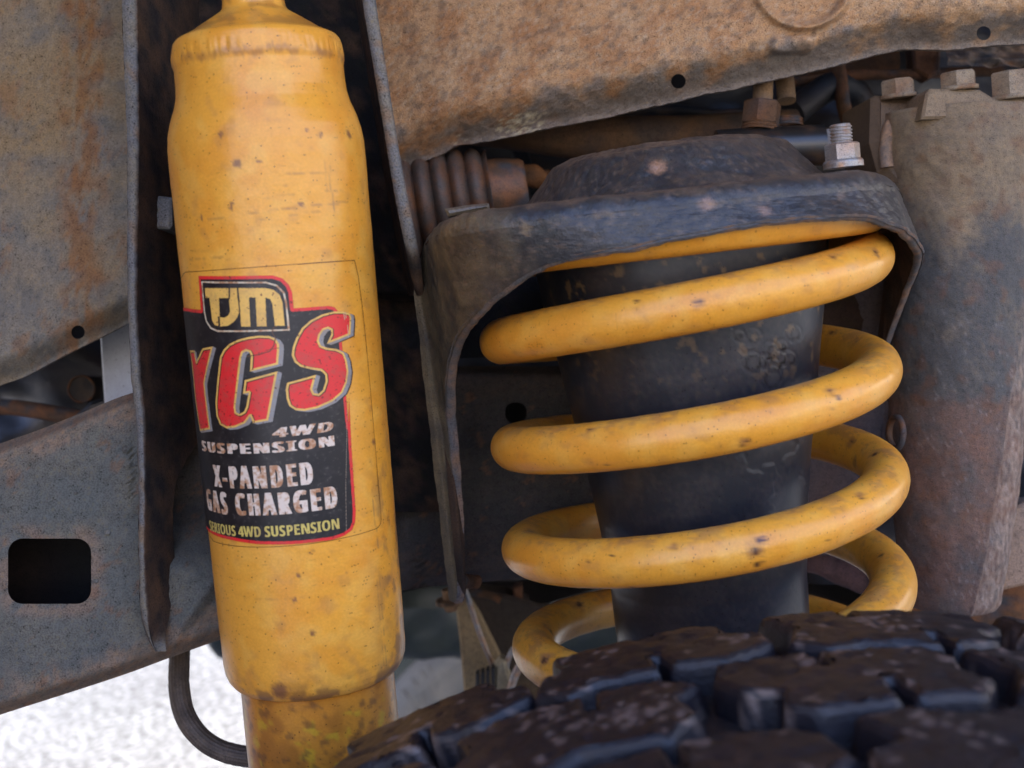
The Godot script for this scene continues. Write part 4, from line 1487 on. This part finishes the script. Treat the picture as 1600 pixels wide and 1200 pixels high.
func steering_box() -> void:
	var A := P(1507, 184, 0.47)
	var B := P(1488, 950, 0.485)
	var ax := (B - A).normalized()
	var t := thing("steering_box", "tall cast steering box at the right edge, sandy on top and rusty below", "steering box", B)
	var L := A.distance_to(B)
	var at := func(y: float, w: float) -> Vector2: return Vector2((y - 184.0) / 766.0 * L, w / F * dd(0.476))
	var g := Geo.new()
	var prof := [at.call(184, 0), at.call(184, 138), at.call(200, 139), at.call(250, 132), at.call(300, 120), at.call(350, 113), at.call(450, 109), at.call(618, 106.5), at.call(622, 105), at.call(700, 103), at.call(780, 95), at.call(860, 86), at.call(910, 79), at.call(936, 75), at.call(946, 69), at.call(950, 58), at.call(950, 0)]
	lathe(g, A, ax, fine(prof, 0.0014), 220, func(p, _y, th):
		if absf(th) > 1.7: return 0.0
		var s: float = p.x - seam_x(p.y)
		return 0.0009 * fb(p, 22) + 0.0004 * fb(p, 90) + 0.0012 * exp(-pow(s / 0.0009, 2.0)) - 0.0016 * sm(0.0, 0.002, s))
	build("housing", g, mats.casting, t, box_paint)
	g = Geo.new()
	prism(g, [P(1440, 186, 0.43), P(1447, 146, 0.43), P(1454, 138, 0.43), P(1532, 140, 0.43), P(1552, 152, 0.43), P(1700, 156, 0.43), P(1700, 188, 0.43), P(1530, 184, 0.43)], Vector3(0, 0.006, -0.07), 0.0012)
	build("cover", g, mats.casting, t, func(p, _n, _u): return box_paint(p, Vector3.UP, Vector2.ZERO))
	g = Geo.new()
	prism(g, [P(1374, 268, 0.458), P(1362, 222, 0.458), P(1364, 152, 0.458), P(1372, 147, 0.458), P(1440, 150, 0.458), P(1448, 200, 0.458), P(1452, 310, 0.458), P(1412, 310, 0.458)], Vector3(0, 0.004, -0.05), 0.004)
	build("lug", g, mats.casting, t, func(p, _n, _u): return col(0.12, 0.075, 0.042).lerp(col(0.22, 0.15, 0.085), clampf(0.35 + fb(p, 60), 0, 1)))
	g = Geo.new()
	tube(g, smooth([P(1386, 262, 0.458), P(1384, 235, 0.458), P(1388, 205, 0.457), P(1396, 190, 0.457)], 8), 0.0032, 16)
	build("rib", g, mats.casting, t, func(p, _n, _u): return metal_dirt(p, 0.75, 0.1) * 0.8)
	for b in [[1498, 138, 112, 28, 0.437], [1580, 152, 112, 30, 0.435], [1404, 150, 124, 26, 0.458]]:
		g = Geo.new()
		var foot := P(b[0], b[1] + 4, b[4])
		var r := mm(b[3], b[4])
		var h := mm(b[1] - b[2], b[4])
		hexagon(g, foot + UP * (h + 0.001), -UP * (h - 0.0008), r, 0.2, 0.0008)
		lathe(g, foot, UP, fine([Vector2(0, 0), Vector2(0, r * 1.06), Vector2(0.0018, r * 1.06), Vector2(0.0022, r * 0.9)], 0.002), 32)
		build("bolt", g, mats.casting, t, bolt_paint if b[2] != 121 else func(p, _n, _u): return metal_dirt(p, 0.6, 0.0) * 0.7)
	# raised oval boss on the left flank
	g = Geo.new()
	var oval := []
	for i in 25:
		var a := TAU * i / 24
		oval.append(P(1400 + 11 * cos(a), 676 + 24 * sin(a), 0.455 + 0.008 * cos(a) * -1.0))
	tube(g, smooth(oval, 3), 0.0016, 8)
	build("boss_ring", g, mats.casting, t, brown_paint)
	# foot of the mounting at the right edge
	g = Geo.new()
	prism(g, [P(1556, 806, 0.50), P(1600, 786, 0.50), P(1680, 776, 0.50), P(1680, 905, 0.50), P(1600, 915, 0.50), P(1556, 926, 0.50)], Vector3(0, 0, -0.02), 0.0015)
	var mount := build("mounting_foot", g, mats.dirty_metal, t, func(p, _n, _u): return metal_dirt(p, 0.6, 0.35))
	mount.set_meta("label", "rusty mounting foot at the right edge of the frame")
	g = Geo.new()
	grid(g, 20, 14, func(u: float, v: float) -> Vector3:
		var p := P(lerpf(1380, 1700, u), lerpf(905, 1010, v), 0.56)
		return p + Vector3(0, 0, 0.004 * fb(p, 30)))
	build("rear_bracket", g, mats.dirty_metal, t, brown_paint, false)

func brake_union() -> void:
	var t := thing("brake_union", "black glossy brake-line union with two rusty hex fittings behind the tower's dome", "pipe union", P(1215, 240, 0.43))
	var g := Geo.new()
	tube(g, smooth([P(1120, 236, 0.46), P(1160, 233, 0.46), P(1240, 229, 0.46), P(1285, 227, 0.46)], 8), mm(32, 0.46), 40)
	prism(g, [P(1270, 200, 0.452), P(1330, 196, 0.452), P(1334, 232, 0.452), P(1270, 240, 0.452)], Vector3(0, 0, -0.012), 0.001)
	build("block", g, mats.rubber_sleeve, t, func(p, _n, _u): return col(0.012, 0.012, 0.013).lerp(MUD * 0.3, clampf(0.05 + 0.9 * fb(p, 60), 0, 0.6)))
	for s in [[1187, 205, 0.462, 30, 1196, 15.5], [1229, 198, 0.478, 27, 1229, 14.5]]:
		var foot := P(s[0], s[1], s[2])
		var up := (P(s[4], 120, s[2]) - P(s[0], s[1], s[2])).normalized()
		g = Geo.new()
		hexagon(g, foot + up * mm(46, s[2]), -up * mm(34, s[2]), mm(s[3], s[2]), 0.4, 0.0008)
		lathe(g, foot, up, fine([Vector2(0, mm(s[3] * 0.95, s[2])), Vector2(mm(13, s[2]), mm(s[3] * 0.9, s[2]))], 0.0002), 32, func(_p, y, _a): return 0.0003 * sin(y * 4200.0))
		build("hex_fitting", g, mats.dirty_metal, t, brown_paint)
		g = Geo.new()
		var path := smooth([foot + up * mm(40, s[2]), foot + up * mm(70, s[2]) + Vector3(0, 0, -0.003), foot + up * mm(100, s[2]) + Vector3(0.001, 0, -0.012), foot + up * mm(150, s[2]) + Vector3(0.004, 0, -0.04)], 8)
		tube(g, path, mm(s[5], s[2]), 24)
		build("pipe", g, mats.dirty_metal, t, func(p, _n, _u): return col(0.26, 0.16, 0.08).lerp(col(0.14, 0.1, 0.07), clampf(0.4 + fb(p, 90), 0, 1)))

func bellows() -> void:
	var t := thing("steering_boot", "rust-dusted ribbed rubber boot and shaft in the gap under the fender", "rubber boot", P(700, 300, 0.49))
	var A := P(600, 325, 0.50)
	var B := P(768, 300, 0.50)
	var ax := (B - A).normalized()
	var L := A.distance_to(B)
	var g := Geo.new()
	var prof := PackedVector2Array()
	for i in 181:
		var k := i / 180.0
		var ridge := pow(absf(sin(k * PI * 6.3)), 0.55)
		prof.append(Vector2(k * L, lerpf(0.0245, 0.0175, k) + 0.0045 * ridge))
	prof.append(Vector2(L, 0.004))
	lathe(g, A, ax, prof, 80)
	build("bellows", g, mats.plain_rubber, t, bellows_paint)
	g = Geo.new()
	lathe(g, B, ax, fine([Vector2(-0.003, 0.0165), Vector2(0.005, 0.0162), Vector2(0.016, 0.0145), Vector2(0.018, 0.013), Vector2(0.018, 0.0)], 0.002), 60)
	build("collar", g, mats.plain_rubber, t, brown_paint)
	g = Geo.new()
	tube(g, smooth([P(765, 292, 0.52), P(800, 274, 0.52), P(835, 276, 0.52), P(880, 292, 0.53), P(960, 310, 0.54)], 8), 0.0055, 20, true, func(p, _r, _t): return 0.002 * fb(p, 70))
	build("shaft", g, mats.dirty_metal, t, func(p, _n, _u): return col(0.2, 0.085, 0.03).lerp(col(0.06, 0.035, 0.02), clampf(0.3 + fb(p, 80), 0, 1)))

func back_parts() -> void:
	var g := Geo.new()
	# boxed beam under the fender edge
	grid(g, 60, 24, func(u: float, v: float) -> Vector3:
		var x := lerpf(690, 1240, u)
		var lo := lerpf(222, 252, sm(690, 960, x)) - 10.0 * sm(1050, 1240, x)
		var hi := lo - 30.0 - 40.0 * sm(720, 900, x)
		var a := v * TAU
		var c := P(x, (lo + hi) / 2, 0.525)
		return c + Vector3(0, mm((lo - hi) / 2, 0.525) * sin(a), 0.016 * cos(a)), false)
	single("cross_beam", "dull brown boxed beam just under the fender's lower edge", "beam", g, mats.dirty_metal, func(p, _n, _u): return col(0.15, 0.085, 0.045).lerp(col(0.07, 0.055, 0.05), clampf(0.35 + fb(p, 40), 0, 1)))
	g = Geo.new()
	tube(g, smooth([P(1240, 128, 0.56), P(1330, 118, 0.56), P(1420, 116, 0.56), P(1520, 112, 0.57), P(1640, 112, 0.57)], 10), mm(8, 0.56), 16)
	single("brake_pipe", "thin brown pipe running level behind the steering box bolts", "pipe", g, mats.dirty_metal, brown_paint)
	g = Geo.new()
	tube(g, smooth([P(1240, 175, 0.55), P(1300, 135, 0.56), P(1340, 150, 0.57), P(1370, 215, 0.57)], 10), mm(22, 0.56), 20)
	single("engine_hose", "black rubber hose looping in the dark left of the steering box", "hose", g, mats.plain_rubber, deep_paint)
	g = Geo.new()
	grid(g, 30, 14, func(u: float, v: float) -> Vector3:
		var p := P(lerpf(1470, 1680, u), lerpf(70, 112, v), 0.545)
		return p + Vector3(0, 0, 0.008 * fb(Vector3(p.x, p.y * 1.5, 0), 70) + 0.012 * v))
	single("heat_shield", "crumpled brown heat shield above the steering box bolts", "heat shield", g, mats.dirty_metal, func(p, _n, _u): return metal_dirt(p, 0.5, 0.2) * 0.7, false)
	g = Geo.new()
	tube(g, smooth([P(1250, 95, 0.60), P(1330, 100, 0.60), P(1400, 98, 0.60)], 6), mm(20, 0.6), 16)
	single("coolant_pipe", "dim brown pipe highest in the dark gap under the fender", "pipe", g, mats.dirty_metal, brown_paint)
	g = Geo.new()
	prism(g, [P(800, 236, 0.60), P(822, 232, 0.60), P(850, 300, 0.60), P(830, 306, 0.60)], Vector3(0, 0, -0.02), 0.001)
	single("stay_bar", "dark slanted stay bar behind the ribbed boot", "bar", g, mats.dirty_metal, dark_paint)
	g = Geo.new()
	tube(g, smooth([P(930, 178, 0.545), P(1040, 172, 0.55), P(1130, 180, 0.55), P(1200, 168, 0.555), P(1290, 150, 0.56)], 10), mm(9, 0.55), 16)
	single("black_cable", "black cable drooping under the fender edge behind the tower dome", "cable", g, mats.plain_rubber, dark_paint)
	g = Geo.new()
	tube(g, smooth([P(1305, 60, 0.57), P(1312, 120, 0.555), P(1322, 180, 0.55), P(1350, 240, 0.55)], 10), mm(11, 0.55), 16)
	single("upright_pipe", "dark rusty pipe dropping behind the tower stud", "pipe", g, mats.dirty_metal, brown_paint)
	g = Geo.new()
	prism(g, [P(1425, 60, 0.56), P(1472, 60, 0.56), P(1470, 112, 0.555), P(1452, 122, 0.555), P(1428, 108, 0.555)], Vector3(0, 0, -0.012), 0.0015)
	single("pipe_clip", "small brown clip plate between the first and second steering box bolts", "clip", g, mats.dirty_metal, brown_paint)
	# rusty lower arm seen through the coils at the right
	g = Geo.new()
	tube(g, smooth([P(1240, 862, 0.55), P(1290, 876, 0.54), P(1345, 900, 0.53), P(1420, 935, 0.52)], 10), mm(26, 0.54), 24, true, func(p, _r, _t): return 0.0015 * fb(p, 60))
	single("control_arm", "rust-red control arm seen through the lowest coil on the right", "suspension arm", g, mats.dirty_metal, func(p, _n, _u): return col(0.19, 0.10, 0.08).lerp(SOOT, clampf(0.3 + fb(p, 40), 0, 1)))
	# plate between tower and rail behind the coils on the right
	g = Geo.new()
	prism(g, [P(1230, 400, 0.50), P(1402, 400, 0.485), P(1402, 525, 0.478), P(1400, 640, 0.48), P(1372, 760, 0.49), P(1300, 868, 0.51), P(1258, 868, 0.51), P(1230, 800, 0.51)], Vector3(0, 0, -0.006), 0.001)
	single("tower_gusset", "rusty gusset plate below the tower behind the right ends of the coils", "gusset plate", g, mats.dirty_metal, func(p, _n, _u): return col(0.13, 0.085, 0.07).lerp(col(0.09, 0.09, 0.1), clampf(0.4 + fb(p, 35), 0, 1)))
	# things in the left gap
	g = Geo.new()
	tube(g, smooth([P(-120, 640, 0.62), P(0, 636, 0.60), P(60, 642, 0.585), P(130, 655, 0.57)], 8), mm(13, 0.58), 20)
	single("steering_rod", "brown rod lying in the dark slot left of the shock", "rod", g, mats.dirty_metal, brown_paint)
	var t := thing("bush_end", "round dark bush end showing in the slot left of the shock", "bush", P(127, 608, 0.56))
	g = Geo.new()
	var ax := Vector3(0.1, 0.0, 1.0).normalized()
	tube(g, PackedVector3Array([P(127, 608, 0.57) - ax * 0.05, P(127, 608, 0.57)]), mm(21, 0.57), 40)
	build("barrel", g, mats.plain_rubber, t, dark_paint)
	var ring := []
	for i in 33: ring.append(P(127 + 20.5 * cos(TAU * i / 32), 608 + 20.5 * sin(TAU * i / 32), 0.567))
	g = Geo.new()
	tube(g, PackedVector3Array(ring), mm(1.8, 0.57), 8, false)
	build("rim", g, mats.dirty_metal, t, brown_paint)
	g = Geo.new()
	prism(g, [P(90, 672, 0.55), P(140, 628, 0.55), P(215, 606, 0.55), P(215, 640, 0.55), P(60, 700, 0.55)], Vector3(0, 0, -0.03), 0.002)
	single("torsion_arm", "black arm lying along the top of the chassis rail by the slot", "suspension arm", g, mats.oily, dark_paint)
	g = Geo.new()
	prism(g, [P(152, 470, 0.52), P(240, 470, 0.52), P(240, 640, 0.52), P(163, 640, 0.52)], Vector3(0, 0, -0.004), 0.001)
	single("grey_plate", "plain pale grey plate at the right end of the slot beside the bracket", "plate", g, mats.yellow_paint, func(_p, _n, _u): return col(0.55, 0.58, 0.62))

func gap_parts() -> void:
	# what shows below the rail, between shock and spring
	var C := P(830, 1235, 1.45)
	var t := thing("far_wheel", "blurred grey tyre of the opposite wheel seen below the chassis rail", "tyre", C + Vector3(0, -0.26, 0))
	var k := dd(1.45) / F
	var g := Geo.new()
	var prof := [Vector2(0.02, 20 * k), Vector2(0.02, 110 * k), Vector2(0.0, 150 * k), Vector2(-0.015, 200 * k), Vector2(-0.022, 240 * k), Vector2(-0.015, 262 * k), Vector2(0.0, 272 * k)]
	lathe(g, C, Vector3(0, 0.05, -1).normalized(), fine(prof, 0.01), 120)
	build("sidewall", g, mats.plain_rubber, t, far_tyre_paint, false)
	g = Geo.new()
	prof = [Vector2(0.0, 271 * k), Vector2(0.012, 300 * k), Vector2(0.04, 330 * k), Vector2(0.2, 335 * k)]
	lathe(g, C, Vector3(0, 0.05, -1).normalized(), fine(prof, 0.01), 120)
	build("tread", g, mats.plain_rubber, t, func(p, _n, _u): return col(0.03, 0.045, 0.04).lerp(col(0.075, 0.085, 0.06), clampf(0.35 + fb(p, 18), 0, 1)), false)
	var gb := Geo.new()
	grid(gb, 60, 40, func(u: float, v: float) -> Vector3:
		var a := v * TAU
		var x := lerpf(326, 980, u)
		var round_off := sqrt(maxf(1.0 - pow(maxf(0.0, (352.0 - x) / 26.0), 2.0), 0.0))
		var c := P(x, 935, 1.02)
		var p := c + Vector3(0, mm(92, 1.02) * sin(a) * (0.35 + 0.65 * round_off), 0.05 * cos(a) * round_off)
		return p + Vector3(0, 0.003 * fb(p, 20), 0.006 * fb(p, 25)))
	single("gearbox", "dark greenish gearbox casing, blurred, crossing the gap below the chassis rail", "gearbox", gb, mats.oily, func(p, _n, _u): return col(0.016, 0.024, 0.022).lerp(col(0.045, 0.052, 0.040), clampf(0.3 + fb(p, 22), 0, 1)))
	# raised marks moulded into the sidewall
	for a in [-52.0, -47.0, -43.0, -40.0, 22.0, 26.0, 31.0]:
		g = Geo.new()
		var th := deg_to_rad(a)
		var c := C + Vector3(sin(th), cos(th), 0.0) * 240 * k + Vector3(0, 0, 0.0245)
		var out := Vector3(sin(th + 0.35), cos(th + 0.35), 0)
		tube(g, smooth([c - out * 0.016, c + Vector3(0.004, 0, 0.002), c + out * 0.016], 4), 0.002, 8)
		build("raised_mark", g, mats.plain_rubber, t, func(_p, _n, _u): return col(0.19, 0.19, 0.185))
	# wheel arch liner panel of the other side, pale and ribbed
	g = Geo.new()
	grid(g, 80, 20, func(u: float, v: float) -> Vector3:
		var x := lerpf(826, 1010, u)
		var y := lerpf(880, 1000, v)
		var p := P(x, y, 1.2)
		return p + Vector3(0, 0, 0.012 * sin((x + (y - 880) * -0.9) * 0.16)))
	single("ribbed_panel", "pale ribbed panel far behind, just left of the sleeve under the third coil", "panel", g, mats.yellow_paint, func(p, _n, _u): return col(0.5, 0.5, 0.47).lerp(col(0.32, 0.3, 0.26), clampf(0.35 + fb(p, 20), 0, 1)), false)
	# tan bracket with its rod, clamp and bolt
	t = thing("link_bracket", "tan dusty link bracket with a thin rod, hanging below the rail beside the shock", "bracket", P(745, 1075, 0.62))
	g = Geo.new()
	prism(g, [P(710, 935, 0.62), P(728, 925, 0.62), P(748, 955, 0.62), P(800, 1060, 0.62), P(812, 1110, 0.62), P(727, 1110, 0.62), P(719, 1010, 0.62)], Vector3(0, 0, -0.006), 0.0012)
	build("front_plate", g, mats.dirty_metal, t, tan_paint)
	g = Geo.new()
	prism(g, [P(722, 922, 0.655), P(790, 930, 0.655), P(860, 950, 0.655), P(860, 1120, 0.655), P(790, 1110, 0.655)], Vector3(0, 0, -0.03), 0.002)
	build("dark_plate", g, mats.dirty_metal, t, func(p, _n, _u): return SOOT.lerp(col(0.12, 0.075, 0.04), clampf(0.45 + fb(p, 30), 0, 1)))
	g = Geo.new()
	tube(g, smooth([P(722, 912, 0.60), P(730, 930, 0.60), P(748, 985, 0.605), P(768, 1035, 0.61), P(780, 1060, 0.61)], 8), mm(4.2, 0.6), 14)
	build("rod", g, mats.zinc, t, zinc_paint)
	g = Geo.new()
	tube(g, smooth([P(803, 1012, 0.6), P(794, 1030, 0.6), P(790, 1048, 0.6)], 6), mm(4.5, 0.6), 12)
	tube(g, smooth([P(812, 1040, 0.59), P(802, 1062, 0.59), P(792, 1100, 0.59)], 6), mm(6.5, 0.6), 12)
	build("wire", g, mats.zinc, t, zinc_paint)
	g = Geo.new()
	prism(g, [P(772, 1042, 0.595), P(781, 1030, 0.595), P(790, 1032, 0.595), P(798, 1060, 0.595), P(800, 1085, 0.595), P(772, 1085, 0.595)], Vector3(0, 0, -0.012), 0.002)
	build("clamp", g, mats.dirty_metal, t, func(p, _n, _u): return col(0.46, 0.40, 0.27).lerp(col(0.3, 0.22, 0.12), clampf(0.3 + fb(p, 60), 0, 1)))
	g = Geo.new()
	for i in 4:
		var x := 743.0 + i * 8.0
		prism(g, [P(x, 1054 - i * 3.0, 0.592), P(x + 6, 1052 - i * 3.0, 0.592), P(x + 6, 1100, 0.592), P(x, 1100, 0.592)], Vector3(0, 0, -0.01), 0.0004)
	build("clip", g, mats.plain_rubber, t, func(_p, _n, _u): return SOOT)
	g = Geo.new()
	lathe(g, P(704, 944, 0.60), UP, fine([Vector2(-0.004, 0.0), Vector2(-0.004, 0.0035), Vector2(0.0, 0.005), Vector2(0.0005, 0.0085), Vector2(0.003, 0.0085), Vector2(0.0035, 0.0045), Vector2(0.009, 0.0042), Vector2(0.009, 0)], 0.001), 24)
	build("bolt", g, mats.dirty_metal, t, func(p, _n, _u): return col(0.30, 0.17, 0.08).lerp(SOOT, clampf(0.2 + fb(p, 120), 0, 1)))
	g = Geo.new()
	tube(g, smooth([P(735, 925, 0.64), P(765, 930, 0.64), P(782, 938, 0.64)], 6), mm(6, 0.62), 14)
	prism(g, [P(802, 920, 0.66), P(816, 916, 0.66), P(817, 950, 0.66), P(803, 952, 0.66)], Vector3(0, 0, -0.02), 0.001)
	build("pivot", g, mats.dirty_metal, t, brown_paint)

func hose() -> void:
	var g := Geo.new()
	var path := smooth([P(290, 930, 0.475), P(283, 990, 0.465), P(280, 1040, 0.455), P(280, 1075, 0.45), P(287, 1112, 0.445), P(304, 1142, 0.44), P(332, 1166, 0.44), P(372, 1180, 0.44), P(440, 1186, 0.44), P(520, 1180, 0.445)], 16)
	tube(g, path, mm(15.5, 0.45), 72, true, func(_p, r, t): return 0.00016 * sin(t * 18.0) + 0.00008 * sin(r * 9000.0))
	single("brake_hose", "brown ribbed rubber hose curving below the rail to behind the shock", "hose", g, mats.plain_rubber, hose_paint)
